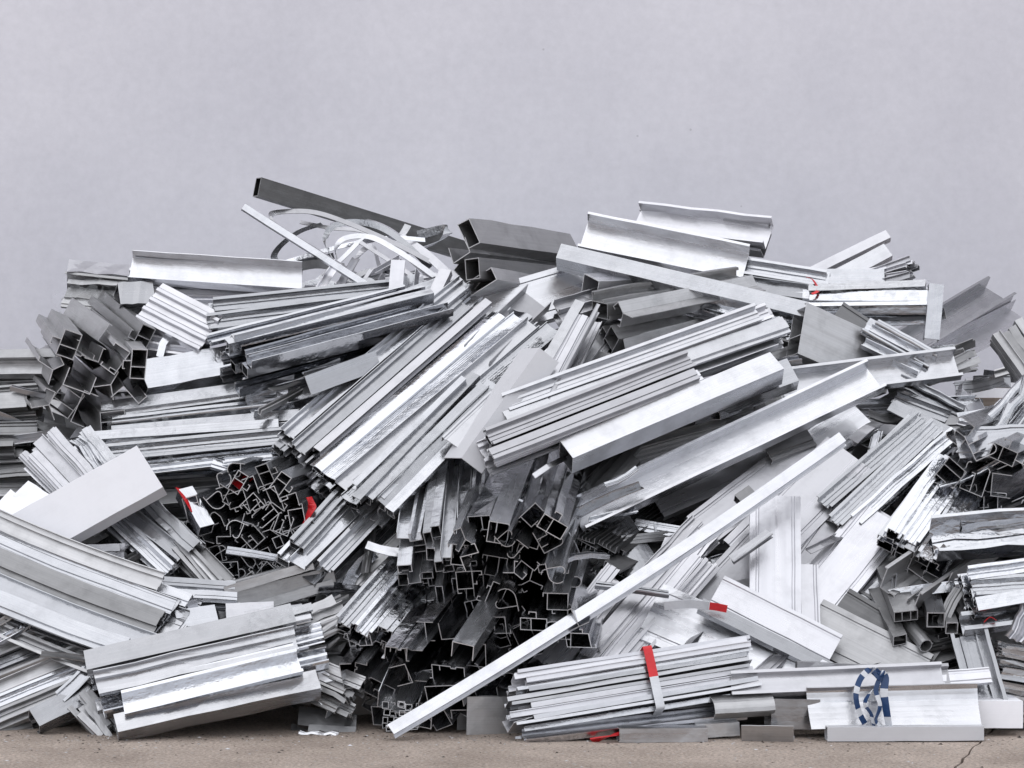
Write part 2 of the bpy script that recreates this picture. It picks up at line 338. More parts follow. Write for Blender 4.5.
def wrap_sheet(parent, W, H, L, s0, s1, rng, mat='film', name='plastic_wrap', amp=0.006, na=28, nl=12, pad=1.06, bend=(0, 0), solid=False, cen=(0, 0), split=None, e=None):
    """a loose wrapping round a bundle: rounded rectangle with creases"""
    V = []; F = []; ph = rng.uniform(0, 50)
    for k in range(nl+1):
        q = s0 + (s1-s0)*k/nl; bow = 4*q*(1-q)
        for j in range(na):
            a = 2*math.pi*j/na; c, s_ = math.cos(a), math.sin(a)
            e = 0.10 if solid else 0.30
            x = W/2*pad*math.copysign(abs(c)**e, c); z = H/2*pad*math.copysign(abs(s_)**e, s_)
            nn = noise.noise(Vector((x*22+ph, q*L*14, z*22)))*amp*1.6 + noise.noise(Vector((x*60, q*L*30+ph, z*60)))*amp*0.7
            rr = math.hypot(x, z) + 1e-6
            yy = q*L + (noise.noise(Vector((ph, j*0.9, k)))*0.02 if k in (0, nl) and not solid else 0)
            V.append((x*(1+nn/rr) + bend[0]*bow + cen[0], yy, z*(1+nn/rr) + bend[1]*bow + cen[1]))
    for k in range(nl):
        for j in range(na):
            j2 = (j+1) % na; F.append((k*na+j, k*na+j2, (k+1)*na+j2, (k+1)*na+j))
    mi = None if split is None else [1 if V[f[0]][2] < split else 0 for f in F]
    o = mesh_obj(name, V, F, mat if isinstance(mat, list) else [mat], mi, parent, not solid)
    if solid:
        md = o.modifiers.new('thickness', 'SOLIDIFY'); md.thickness = 0.0015; md.offset = 1
    return o

T_DEF = 0.0025
COUNT = {'things': 0, 'parts': 0}
def bundle(label, a, b, W, H, secs, mat='mill', roll=0.0, up='s', stag=0.05, jit=1.0, bow=(0, 0), mask=None, film=None, bands=(), group=None,
           name='profile_bundle', cat='bundle', seed=0, t=T_DEF, K=5, top=None, rots=(0, 1, 2, 3), dent=0.0009, tilt=0, mats=None, ms=0.52, rj=1.0, pack=0.97):
    """a tied or wrapped lot of profiles laid parallel: an Empty with one child per profile. sizes in picture pixels at that depth"""
    rng = random.Random(sum(ord(c)*(i+3) for i, c in enumerate(label)) + seed)
    A, B = P(*a), P(*b); L = (B-A).length; k = S((a[2]+b[2])/2)
    W *= k; H *= k
    u, d, v = frame(A, B, up, roll)
    e = bpy.data.objects.new(name, None); C.objects.link(e); e.matrix_world = frame_matrix(A, u, d, v)
    e.empty_display_size = 0.05
    tag(e, label, cat, group); COUNT['things'] += 1
    z = -H/2; made = 0; lo = [9, 9]; hi = [-9, -9]
    while z < H/2 - 0.006:
        rowh = 0; xx = -W/2 + rng.uniform(-0.004, 0.004)
        while xx < W/2 - 0.008:
            kind, w, h = rng.choice(secs)[:3]; w *= k*ms*rng.uniform(0.85, 1.12); h *= k*ms*rng.uniform(0.85, 1.12)
            r = rng.choice(rots); bw, bh = (h, w) if r % 2 else (w, h)
            if xx + bw*0.6 > W/2 and xx > -W/2 + 0.01: break
            if z + bh*0.55 > H/2 and r % 2: r = 0; bw, bh = w, h
            cx, cz = xx + bw/2, z + bh/2 + rng.uniform(-0.002, 0.002)
            xx += bw*rng.uniform(0.94, 1.03)*(pack+0.03); rowh = max(rowh, bh)
            if mask == 'ellipse' and (cx/(W/2))**2 + (cz/(H/2))**2 > 0.92: continue
            la = L*rng.uniform(-stag, stag)*1.3; lb = L*(1 + rng.uniform(-stag, stag)*1.3)
            rot = r*math.pi/2 + math.radians(rng.gauss(tilt, 3.0*jit*rj))
            V, F, MI = extrude(section(kind, w, h, t), t, lb-la, K, rot, cx, cz, la, bow, math.radians(rng.gauss(0, 1.2*jit)), rng.uniform(-0.06, 0.06),
                               dent*(4.0 if rng.random() < 0.16 else 1.0), rng, (rng.gauss(0, 0.010*jit), rng.gauss(0, 0.006*jit)))
            mm = rng.choice(mats) if mats else mat
            lo = [min(lo[0], cx-bw/2), min(lo[1], cz-bh/2)]; hi = [max(hi[0], cx+bw/2), max(hi[1], cz+bh/2)]
            mesh_obj('profile', V, F, [mm, 'cut'], MI, e); made += 1; COUNT['parts'] += 1
        z += max(rowh, 0.008)*pack
    W, H = hi[0]-lo[0], hi[1]-lo[1]; cen = ((hi[0]+lo[0])/2, (hi[1]+lo[1])/2)
    e['extent'] = (W, H, cen[0], cen[1], L)
    if film:
        for f in (film if isinstance(film, list) else [film]): wrap_sheet(e, W, H, L, f[0], f[1], rng, bend=bow, cen=cen)
    for bd in bands:
        s0, wd, m = bd; wrap_sheet(e, W, H, L, s0, s0 + wd*k/L, rng, m, 'tape_band', amp=0.002, nl=3, pad=1.05, bend=bow, solid=True, cen=cen)
    return e
def piece(label, kind, w, h, a, b, mat='mill', rot=0, roll=0, up='s', bow=(0, 0), tw=0, name='channel_profile', cat='profile', t=T_DEF, K=6, dent=0.001, group=None, skew=0.0, seed=1):
    rng = random.Random(sum(ord(c)*(i+3) for i, c in enumerate(label)) + seed)
    A, B = P(*a), P(*b); L = (B-A).length; k = S((a[2]+b[2])/2)
    u, d, v = frame(A, B, up, roll)
    V, F, MI = extrude(section(kind, w*k, h*k, t), t, L, K, math.radians(rot), 0, 0, 0, (bow[0]*k, bow[1]*k), math.radians(tw), skew, dent, rng)
    o = mesh_obj(name, V, F, [mat, 'cut'], MI); o.matrix_world = frame_matrix(A, u, d, v)
    COUNT['things'] += 1
    return tag(o, label, cat, group)
def ribbon(label, pts, w, mat='mill', th=0.0022, tilt=0.0, name='curled_strip', cat='strip', group=None, wup=(0, -0.35, 1), steps=7, parent=None, closed=False, fold=0, stripe=None):
    """a bent strip swept along a smooth curve through points of the place"""
    q = [P(*p) for p in pts]; k = S(sum(p[2] for p in pts)/len(pts)); n = len(q); c = []
    for i in range(n-1 if not closed else n):
        g = (lambda j: q[j % n]) if closed else (lambda j: q[max(0, min(n-1, j))])
        p0, p1, p2, p3 = g(i-1), g(i), g(i+1), g(i+2)
        for s in range(steps):
            x = s/steps
            c.append(0.5*((2*p1) + (p2-p0)*x + (2*p0-5*p1+4*p2-p3)*x*x + (3*p1-p0-3*p2+p3)*x**3))
    if not closed: c.append(q[-1])
    o0 = q[0]; V = []; F = []; m = len(c); wup = Vector(wup).normalized()
    for i in range(m):
        d = ((c[(i+1) % m] if closed or i < m-1 else c[i]) - (c[i-1] if closed or i > 0 else c[i])).normalized()
        side = (wup - d*wup.dot(d)).normalized(); nn = d.cross(side)
        a = math.radians(tilt + fold*i/m); s2 = side*math.cos(a) + nn*math.sin(a); n2 = nn*math.cos(a) - side*math.sin(a)
        p = c[i] - o0
        for sx, sz in ((-1, -1), (1, -1), (1, 1), (-1, 1)): V.append(p + s2*(sx*w*k/2) + n2*(sz*th/2))
    for i in range(m if closed else m-1):
        A, B = i*4, ((i+1) % m)*4
        for j in range(4): F.append((A+j, A+(j+1) % 4, B+(j+1) % 4, B+j))
    if not closed: F += [(3, 2, 1, 0), ((m-1)*4, (m-1)*4+1, (m-1)*4+2, (m-1)*4+3)]
    mi = None if not stripe else [1 if (min(f)//4) % (stripe[1]*3) >= stripe[1]*2 else 0 for f in F]
    o = mesh_obj(name, V, F, [mat] + ([stripe[0]] if stripe else []), mi, parent)
    o.location = o0 if parent is None else o0 - parent.location
    if parent is None:
        tag(o, label, cat, group); COUNT['things'] += 1
    return o

# ------------------------------------------------------------------ the setting
def box_mesh(name, x0, x1, y0, y1, z0, z1, mat, parent=None):
    V = [(x, y, z) for x in (x0, x1) for y in (y0, y1) for z in (z0, z1)]
    F = [(0, 1, 3, 2), (4, 6, 7, 5), (0, 4, 5, 1), (2, 3, 7, 6), (0, 2, 6, 4), (1, 5, 7, 3)]
    return mesh_obj(name, V, F, [mat], None, parent)
WALL_Y = 2.62
g = mesh_obj('ground', [(-400, -400, -0.03), (400, -400, -0.03), (400, 400, -0.03), (-400, 400, -0.03)], [(0, 1, 2, 3)], ['joint_dirt']); tag(g, None, None, None, 'structure')
def slab(left):
    rng = random.Random(5); ys = [-60, -8] + [-2.4 + 0.08*i for i in range(64)]
    E = []
    for i, y in enumerate(ys):
        x = 1.43 + 0.30*max(-1.2, min(y, 0.6)) + (rng.uniform(-0.006, 0.006) if i > 1 else 0); E.append((x, y))
    far = -60 if left else 60; sgn = -1 if left else 1
    V = []; F = []
    for (x, y) in E:
        xx = x + sgn*0.0022 + sgn*abs(rng.gauss(0, 0.0012))
        V += [(far, y, 0), (xx, y, 0), (xx, y, -0.028)]
    for i in range(len(E)-1):
        a, b = i*3, i*3+3
        F += [(a, a+1, b+1, b), (a+1, a+2, b+2, b+1)] if left else [(b, b+1, a+1, a), (b+1, b+2, a+2, a+1)]
    o = mesh_obj('pavement', V, F, ['concrete']); tag(o, None, None, None, 'structure')
slab(True); slab(False)
wall = box_mesh('wall', -9, 9, WALL_Y, WALL_Y+0.25, -0.02, 4.6, 'wall')
tag(wall, 'plain pale grey rendered wall standing behind the heap', 'wall')

# ------------------------------------------------------------------ what lies deep in the heap, seen only through the gaps
def zsurf(X, Y):
    pts = [(-0.3, 0.0), (0.1, 0.14), (0.3, 0.38), (0.6, 0.72), (0.9, 0.98), (1.2, 1.12), (1.6, 1.2), (2.2, 1.05), (2.5, 0.8)]
    for (a, za), (b, zb) in zip(pts, pts[1:]):
        if a <= Y <= b: z = za + (zb-za)*(Y-a)/(b-a); break
    else: z = 0
    return z*(0.92 if X < -1.1 else 1.0)*(0.80 if X > 1.3 else 1.0)
def deep_heap():
    rng = random.Random(11); V = []; F = []; MI = []
    kinds = ['U', 'box', 'L', 'frame', 'H', 'C', 'hook', 'Z', 'plate']
    made = 0
    while made < 950:
        X = rng.uniform(-2.3, 2.3); Y = rng.uniform(0.12, 2.45); zt = zsurf(X, Y) - 0.10
        if zt < 0.03: continue
        Z = zt*math.sqrt(rng.random()) if rng.random() < 0.6 else rng.uniform(max(0.02, zt-0.25), zt)
        L = rng.uniform(0.3, 0.8); kd = rng.choice(kinds)
        w, h = rng.uniform(0.05, 0.11), rng.uniform(0.03, 0.07)
        if kd == 'plate': h *= 0.4; w *= 1.3
        d = Vector((rng.gauss(0, 1), rng.gauss(0, 0.35), rng.gauss(0, 0.3))).normalized()
        c = Vector((X, Y, Z)); ok = True
        for q in (-L/2, L/2):
            p = c + d*q
            if p.z < 0.03 or p.y < 0.03 or p.y > 2.55 or p.z > zsurf(p.x, p.y) - 0.04: ok = False
        if not ok: continue
        u, dd, v = frame(c - d*L/2, c + d*L/2, 's', rng.uniform(-40, 40))
        v_, f_, m_ = extrude(section(kd, w, h, T_DEF), T_DEF, L, 1, rng.choice((0, 1, 2, 3))*math.pi/2, 0, 0, 0, (0, 0), 0, 0.05, 0, rng)
        M = frame_matrix(c - d*L/2, u, dd, v); n0 = len(V)
        V += [M @ Vector(p) for p in v_]; F += [tuple(i+n0 for i in f) for f in f_]; MI += m_; made += 1
    o = mesh_obj('scrap_heap_core', V, F, ['dull', 'cut'], MI)
    tag(o, 'jumbled mass of grey aluminium offcuts deep inside the heap', 'scrap', None, 'stuff')
deep_heap()

# section mixes (kind, width px, height px)
CHAN = [('U', 34, 18), ('U', 26, 22), ('C', 30, 20), ('H', 28, 22), ('rail', 34, 16)]
FRAME = [('frame', 30, 34), ('hook', 30, 28), ('E', 32, 26), ('S', 26, 26), ('Y', 28, 26), ('Z', 28, 24), ('frame', 26, 30), ('box2', 26, 24), ('claw', 24, 26), ('T', 26, 24), ('E', 24, 30), ('multi', 32, 26), ('U', 28, 20)]
BOXES = [('box', 26, 18), ('box', 18, 30), ('box2', 26, 20), ('ladder', 20, 34)]
FACE = [('rail', 36, 12), ('step', 40, 14), ('plate', 34, 9), ('tray', 30, 14), ('rib', 44, 14), ('cove', 30, 13), ('ridge', 40, 10), ('hook', 26, 18)]
SLIM = [('rail', 26, 9), ('step', 28, 10), ('plate', 26, 8), ('U', 20, 12), ('L', 24, 10)]

# ================================================================== crest, left
bundle('crushed pale box lengths lying at the top left end of the heap', (68, 276, 1.30), (142, 281, 1.32), 26, 24, [('box', 26, 22)], 'pale', dent=0.004, stag=0.02, ms=1.0)
bundle('long pale ribbed bundle lying level along the top left crest', (131, 277, 1.18), (300, 288, 1.22), 34, 26, [('rib', 34, 14), ('U', 34, 12)], 'satin', rots=(0,), stag=0.02, up='n', ms=1.0)
bundle('grey film covered lengths under the crushed pale box ends', (66, 297, 1.28), (140, 305, 1.2), 40, 24, SLIM, 'dull', film=(0.0, 0.9), up='n')
piece('short rolled box with an open left end below the ribbed crest bundle', 'box', 26, 26, (117, 300, 1.08), (152, 300, 1.12), 'satin', name='box_tube', up='n', tw=3, dent=0.003)
ribbon('thin bowed strip poking up behind the ribbed crest bundle', [(150, 272, 1.6), (158, 261, 1.6), (170, 259, 1.6), (186, 266, 1.6), (200, 278, 1.6)], 9, 'bright', tilt=70)
bundle('white grooved cladding boards slanting down below the ribbed crest bundle', (151, 302, 1.00), (212, 334, 0.92), 44, 14, [('rib', 44, 8)], 'pale', rots=(0,), up='n', stag=0.02, roll=-4, ms=1.0)
bundle('white crumpled boards lying flat under the grooved cladding boards', (128, 338, 0.98), (204, 352, 0.94), 36, 18, [('rib', 36, 9), ('wave', 36, 9)], 'pale', rots=(0,), up='n', dent=0.003, ms=1.0)
bundle('greenish grey film wrapped bundle with ragged ends sticking out top left', (72, 318, 1.20), (122, 352, 0.86), 62, 52, FRAME+CHAN, 'dull', film=(0.05, 0.7), up='z', stag=0.09, t=0.0026, jit=2.2, ms=0.95, rj=3.0)
bundle('dark open ends of channels facing out at the left below the ragged bundle', (94, 388, 0.64), (76, 366, 1.15), 108, 80, FRAME+CHAN, 'dull', up='z', roll=-18, stag=0.04, jit=2.5, ms=0.95, rj=3.0)
bundle('long grey channels running in from the left frame edge above the dark ends', (-60, 372, 1.05), (62, 368, 0.88), 26, 22, CHAN, 'dull', stag=0.05, up='n', jit=0.6)
bundle('grey mixed lengths at the left frame edge under the long channels', (-60, 408, 0.8), (34, 402, 0.78), 36, 24, SLIM+CHAN, 'dull', up='n', stag=0.06)
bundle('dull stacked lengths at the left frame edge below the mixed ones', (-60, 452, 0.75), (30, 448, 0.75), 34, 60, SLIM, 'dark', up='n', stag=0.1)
bundle('dark lengths low at the left frame edge above the curved bundle', (-60, 492, 0.72), (60, 486, 0.72), 40, 50, SLIM, 'dull', up='n', stag=0.1)
piece('broad grey box lying left of the open channel ends, white on top', 'box', 34, 36, (139, 385, 0.80), (236, 368, 0.96), 'mill', name='box_tube', up='n', dent=0.003)
bundle('blue grey channel bundle with open ends at left, in the upper left middle', (232, 360, 0.70), (425, 312, 0.98), 58, 40, [('U', 28, 20), ('box', 26, 20), ('C', 28, 20), ('frame', 26, 28), ('rail', 28, 14)], 'bright', up='s', stag=0.06, roll=0)
bundle('smooth grey channels on top of the blue grey open ended bundle', (222, 322, 0.95), (392, 302, 1.12), 44, 18, [('rail', 34, 12), ('U', 26, 14)], 'mill', stag=0.1, up='n')
bundle('pale flat lengths tucked under the ribbed crest bundle', (166, 300, 1.12), (345, 302, 1.2), 26, 12, SLIM, 'pale', rots=(0, 2), up='n', stag=0.1)
piece('broad angle with a white top and dark front, mid left of the long diagonal bundle', 'L', 26, 20, (302, 388, 0.62), (372, 362, 0.78), 'satin', rot=180, name='angle_profile', up='z', roll=10)
piece('grey channel with torn left end under the blue grey open ended bundle', 'U', 24, 14, (250, 405, 0.66), (345, 382, 0.78), 'mill', up='n')
bundle('broad film wrapped bundle lying level below the dark open ends', (112, 430, 0.72), (290, 410, 0.75), 50, 44, FACE, 'mill', film=[(0.0, 1.0)], up='n', stag=0.06, rots=(0, 2))
bundle('long shiny lengths lying level right above the round open ended bundle', (92, 462, 0.62), (284, 446, 0.66), 40, 44, FACE, 'bright', film=(0.0, 0.45), up='n', stag=0.04, rots=(0, 2))
bundle('dark level lengths hidden above the round open ended bundle', (118, 496, 0.72), (300, 484, 0.75), 40, 34, CHAN, 'dull', up='n', stag=0.05)

# ================================================================== left flank
bundle('film wrapped white lengths rising behind the white board at left', (40, 448, 0.52), (110, 520, 0.42), 46, 30, SLIM, 'pale', up='n', stag=0.05, film=(0.1, 0.7), rots=(0, 2))
bundle('crinkled thin lengths standing just above the white board at left', (84, 435, 0.56), (118, 482, 0.46), 22, 20, SLIM, 'mill', up='n', film=(0, 1), dent=0.003)
bundle('short white blocks peeping out left of the white board', (18, 500, 0.47), (60, 530, 0.40), 36, 26, [('box', 20, 16)], 'coated', up='n', stag=0.08, ms=1.0)
piece('plain white coated box board lying aslant at left', 'box', 54, 20, (20, 543, 0.30), (152, 470, 0.36), 'coated', name='box_board', cat='board', up=(0, -0.9, 0.45), dent=0.0015, skew=0.05)
bundle('short pale offcuts under the lower edge of the white board', (68, 560, 0.36), (122, 558, 0.38), 30, 34, [('box', 22, 18), ('U', 24, 14)], 'pale', up='n', stag=0.08, roll=-25)
bundle('smooth broad channels running down to the right beside the white board', (124, 512, 0.46), (184, 566, 0.36), 58, 26, [('U', 34, 16), ('rail', 40, 14)], 'mill', up='n', stag=0.06, rots=(0, 2))
bundle('small dull lengths left of the round open ended bundle', (180, 545, 0.40), (222, 590, 0.32), 34, 22, SLIM, 'dull', up='n', stag=0.06)
bundle('big curved silver bundle sweeping in from the left frame edge', (-70, 532, 0.28), (160, 626, 0.10), 92, 46, [('rail', 40, 13), ('step', 42, 14), ('cove', 38, 14), ('U', 30, 12), ('plate', 36, 9)], 'mill', up='n', stag=0.07, rots=(0, 2), bow=(0.016, 0.0), K=9, jit=0.8, mats=['mill', 'mill', 'dull', 'satin'])
piece('long buff strip along the underside of the big curved bundle', 'rail', 16, 8, (-60, 600, 0.16), (104, 672, 0.04), 'dull', up='n', bow=(4, 0), K=9)
bundle('grey bundle rising to the right under the big curved bundle', (-70, 722, 0.12), (102, 652, 0.16), 92, 40, [('rail', 30, 12), ('cove', 30, 14), ('U', 26, 14), ('tube', 16, 16)], 'dull', up='n', stag=0.06, rots=(0, 2), jit=0.6, mats=['dull', 'mill', 'dull'])
piece('short grey channel near the ground left of the front left bundle', 'C', 22, 18, (34, 722, -0.04), (92, 694, 0.05), 'mill', rot=180, up='n')
piece('dull flat offcut on the ground at the far left', 'plate', 26, 8, (-20, 735, 0.03), (30, 722, 0.10), 'dull', up='n')
bundle('small dark offcuts jammed against the left end of the front left bundle', (84, 704, 0.0), (112, 736, -0.03), 26, 22, [('U', 16, 12), ('L', 16, 12), ('box', 14, 12)], 'dull', up='n', stag=0.15)
bundle('large silver bundle lying on the ground at front left', (106, 698, -0.07), (312, 650, 0.05), 88, 56, [('rail', 40, 18), ('step', 48, 20), ('tray', 40, 18), ('ridge', 44, 14), ('cove', 40, 16), ('E', 30, 26)], 'bright', up='n', stag=0.07, ms=0.62, film=(0.72, 1.03), jit=0.6, mats=['mill', 'bright', 'satin'])
piece('bright square channel along the lower front edge of the front left bundle', 'box', 22, 20, (116, 728, -0.18), (318, 684, -0.04), 'satin', name='box_tube', up='n', roll=8, dent=0.003)

# ================================================================== middle left
bundle('round dark bundle with bright outlined open ends facing out, left of middle', (248, 526, 0.38), (300, 500, 1.0), 128, 116, FRAME+[('hook', 36, 30), ('box', 26, 30), ('Z', 34, 26)], 'mill', up='z', roll=24, stag=0.02, mask='ellipse', jit=3, t=0.0025, pack=0.80, ms=0.68, rj=3.0)
piece('red and clear wrapped stub left of the round open ended bundle', 'box', 16, 14, (184, 492, 0.44), (206, 530, 0.36), 'bright', name='box_tube', up='n', roll=20)
ribbon('torn red tape flap left of the round open ended bundle', [(178, 488, 0.42), (186, 500, 0.385), (193, 512, 0.37)], 7, 'red_tape', name='red_tape', cat='tape', th=0.0012, tilt=60)
ribbon('red tape knot right of the round open ended bundle', [(309, 497, 0.34), (312, 506, 0.335), (308, 516, 0.34), (300, 534, 0.36)], 9, 'red_tape', name='red_tape', cat='tape', th=0.0015, tilt=70)
piece('red end of a tag above the round open ended bundle', 'strip', 10, 4, (236, 487, 0.42), (250, 476, 0.45), 'red_tape', name='red_tag', cat='tag', up='n')
bundle('bluish grey channel pair lying level under the round open ended bundle', (126, 588, 0.20), (236, 596, 0.24), 24, 26, [('U', 26, 14), ('rail', 30, 12)], 'mill', up='n', rots=(2,), stag=0.03)
bundle('dark box lengths below the round open ended bundle', (226, 602, 0.24), (330, 576, 0.32), 30, 30, BOXES, 'dull', up='z', stag=0.12)
piece('white topped channel lying above the front left bundle', 'C', 22, 12, (226, 616, 0.16), (274, 614, 0.18), 'pale', rot=180, up='n')
piece('pale blue grey channel end beside the white topped channel', 'C', 22, 14, (272, 622, 0.14), (304, 616, 0.16), 'mill', rot=180, up='n')
piece('little angle offcut right of the curved bundle tip', 'L', 18, 14, (166, 614, 0.14), (196, 606, 0.18), 'mill', rot=135, name='angle_profile', up='n')
piece('dark lipped channel offcut above the front left bundle', 'C', 20, 12, (176, 622, 0.12), (216, 616, 0.16), 'mill', rot=180, up='n')
piece('small white flap under the tip of the curved bundle', 'plate', 24, 8, (152, 652, 0.03), (178, 622, 0.10), 'satin', up='n')
bundle('dark crumpled offcuts between the front left bundle and the big hollow bundle', (292, 640, 0.14), (348, 616, 0.2), 40, 46, [('tube', 16, 16), ('U', 18, 12), ('wave', 24, 8)], 'dull', up='n', stag=0.12, dent=0.004)
bundle('dull flat lengths beside the right end of the front left bundle', (304, 678, 0.08), (352, 700, 0.02), 40, 34, SLIM, 'dull', up='n', stag=0.12)
piece('small bright open box near the ground right of the front left bundle', 'U', 26, 14, (318, 706, 0.0), (344, 688, 0.06), 'bright', up='n', rot=180)
bundle('black stubs on the ground right of the front left bundle', (300, 722, 0.05), (350, 726, 0.06), 26, 26, BOXES, 'dark', up='n', stag=0.15)
piece('crumpled pale foil scrap on the ground before the hollow bundle', 'wave', 14, 5, (300, 734, -0.03), (338, 733, -0.05), 'satin', name='foil_scrap', cat='foil', up='z', dent=0.006)

# ================================================================== the long diagonals
bundle('ridged silver bundle, upper of the two long diagonals left of centre', (296, 456, 0.56), (468, 306, 1.02), 50, 40, [('rail', 34, 12), ('step', 34, 14), ('ridge', 40, 10), ('tray', 26, 14)], 'mill', up='n', stag=0.035, rots=(0, 2), jit=0.5, mats=['mill', 'satin', 'pale'])
bundle('broad bright bundle, lower of the two long diagonals left of centre', (338, 486, 0.46), (522, 330, 0.92), 60, 44, [('step', 40, 14), ('rail', 40, 13), ('cove', 36, 14), ('U', 30, 14)], 'bright', up='n', stag=0.05, rots=(0, 2), jit=0.5, mats=['mill', 'bright', 'satin'])
bundle('crinkled film wrapped bundle under the two long diagonals', (370, 506, 0.36), (484, 392, 0.66), 46, 36, SLIM+[('hook', 26, 22)], 'mill', up='n', stag=0.05, film=(-0.02, 0.6), rots=(0, 1, 2))
bundle('shiny dark block of channels below the long diagonals', (306, 572, 0.28), (404, 470, 0.6), 62, 36, [('rail', 40, 14), ('U', 34, 16), ('frame', 30, 28)], 'mill', up='n', stag=0.04, rots=(0, 2))
piece('dull flat bar running down beside the shiny dark block', 'plate', 18, 8, (266, 668, 0.18), (402, 540, 0.42), 'dull', up='n')
piece('second dull bar slanting down beside the shiny dark block', 'U', 16, 10, (252, 640, 0.26), (380, 520, 0.5), 'dull', up='n')
piece('bright white angle lying diagonally at the centre of the heap', 'V', 44, 13, (462, 462, 0.36), (540, 352, 0.62), 'coated', name='angle_profile', up=(-0.1, -0.8, 0.6), t=0.003)
piece('pale plate tucked under the bright white angle', 'plate', 26, 8, (452, 446, 0.42), (500, 400, 0.55), 'satin', up='n')
bundle('white thin edged lengths fanned out right of the bright white angle', (540, 402, 0.56), (586, 318, 0.82), 34, 26, SLIM, 'pale', up='n', stag=0.06, rots=(0, 2, 1), mats=['pale', 'satin'])
bundle('pair of white U lengths at the top of the long diagonals', (478, 352, 0.78), (536, 302, 1.0), 34, 14, [('U', 34, 14)], 'pale', up='n', rots=(0,), stag=0.08, ms=1.0)
piece('grey broad plate behind the white thin edged lengths', 'plate', 44, 8, (556, 384, 0.78), (610, 318, 0.98), 'satin', up='n', name='flat_panel')
piece('large pale plate lying below the black ended tubes', 'plate', 56, 8, (462, 322, 0.98), (590, 284, 1.15), 'satin', name='flat_panel', cat='panel', up='n')

# ================================================================== centre
bundle('big pale bundle lying aslant at the centre, upper rows', (506, 424, 0.50), (772, 328, 0.78), 46, 32, [('rail', 40, 14), ('step', 40, 14), ('U', 30, 14)], 'satin', up='n', stag=0.03, rots=(0, 2), jit=0.5, mats=['satin', 'pale', 'mill'])
bundle('big pale bundle lying aslant at the centre, front rows', (486, 452, 0.34), (688, 372, 0.60), 34, 30, [('rail', 36, 13), ('step', 40, 12)], 'satin', up='n', stag=0.02, rots=(0, 2), jit=0.4, mats=['satin', 'pale'])
piece('pale square channel along the lower edge of the central pale bundle', 'box', 26, 24, (566, 457, 0.36), (776, 368, 0.62), 'satin', name='box_tube', up=(0, -0.75, 0.66), dent=0.001)
piece('grey angled rail leaning out past the right end of the central pale bundle', 'C', 28, 18, (690, 410, 0.62), (792, 374, 0.70), 'mill', up='n', rot=180)
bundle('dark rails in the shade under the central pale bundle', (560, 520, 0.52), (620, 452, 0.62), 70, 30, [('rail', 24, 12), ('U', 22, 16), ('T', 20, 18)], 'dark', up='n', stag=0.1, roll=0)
bundle('dark level lengths glimpsed between the pale bundle and long channel', (580, 470, 0.66), (740, 425, 0.72), 40, 36, FACE, 'dull', up='n', stag=0.08)
piece('flat hollow ladder section end showing above the long channel', 'ladder', 8, 34, (706, 416, 0.64), (760, 395, 0.9), 'mill', up='z', rot=90, name='ladder_profile')
bundle('upright blue grey box lengths hanging at the centre of the heap', (440, 570, 0.20), (452, 468, 0.70), 80, 60, [('box', 24, 16), ('U', 26, 16), ('box', 18, 24), ('C', 26, 18)], 'mill', up='z', stag=0.10, roll=6)
bundle('film wrapped bundle with hooked open ends pointing down at the centre', (524, 612, 0.07), (552, 530, 0.82), 116, 150, FRAME+[('hook', 32, 30), ('claw', 28, 30)], 'mill', up='z', roll=8, stag=0.09, pack=0.84, film=(0.14, 0.5), jit=2.0, t=0.0025, dent=0.002, mats=['bright', 'mill'], ms=0.8, rj=3.0)
ribbon('white strap pulled round the hooked open ended bundle', [(492, 506, 0.30), (512, 498, 0.24), (536, 508, 0.20), (560, 522, 0.20), (576, 545, 0.22), (581, 572, 0.26), (574, 590, 0.30)], 5, 'white_tape', name='packing_strap', cat='strap', th=0.0015, tilt=80)
bundle('large hollow bundle of grey channels pointing down, above the long bar', (418, 676, 0.02), (486, 582, 0.60), 142, 86, CHAN+[('U', 40, 26), ('box', 24, 20), ('rail', 44, 18), ('E', 34, 26)], 'mill', up='z', roll=4, stag=0.13, pack=0.88, t=0.0026, jit=1.4, ms=0.82, rj=3, mats=['mill', 'bright'])
bundle('two broad blue grey channels hanging on the left side of the hollow bundle', (364, 636, 0.06), (424, 560, 0.40), 62, 26, [('rail', 40, 16), ('U', 34, 16)], 'bright', up='n', stag=0.05, film=(0.05, 0.8), rots=(0, 2))
piece('single U channel with spread flanges at the foot of the hollow bundle', 'U', 42, 22, (398, 704, -0.02), (420, 650, 0.16), 'mill', up='n')
bundle('small square grids of tube standing on the ground under the hollow bundle', (402, 716, 0.0), (412, 712, 0.3), 40, 26, [('box', 12, 12)], 'dull', up='z', stag=0.05, t=0.002)
bundle('stub ladder sections by the long bar under the hooked bundle', (480, 666, 0.10), (520, 600, 0.4), 30, 24, [('ladder', 14, 26)], 'dull', up='z', stag=0.1, roll=25)

# the long pieces
piece('very long thin bar leaning from the ground up across the right half', 'tray', 17, 9, (391, 731, -0.18), (842, 438, 0.26), 'satin', name='long_bar', cat='bar', up=(0, -0.9, 0.45), bow=(7, 0), K=14, t=0.0034, rot=180)
piece('long pale U channel lying diagonally right of centre', 'tray', 39, 15, (577, 518, 0.40), (876, 376, 0.68), 'satin', name='long_channel', up=(0, -0.8, 0.6), K=8, t=0.0036)
piece('pale wide channel ending in mid right, behind the long U channel', 'tray', 35, 13, (780, 386, 0.80), (958, 364, 0.88), 'satin', up=(0, -0.85, 0.5), t=0.0034)

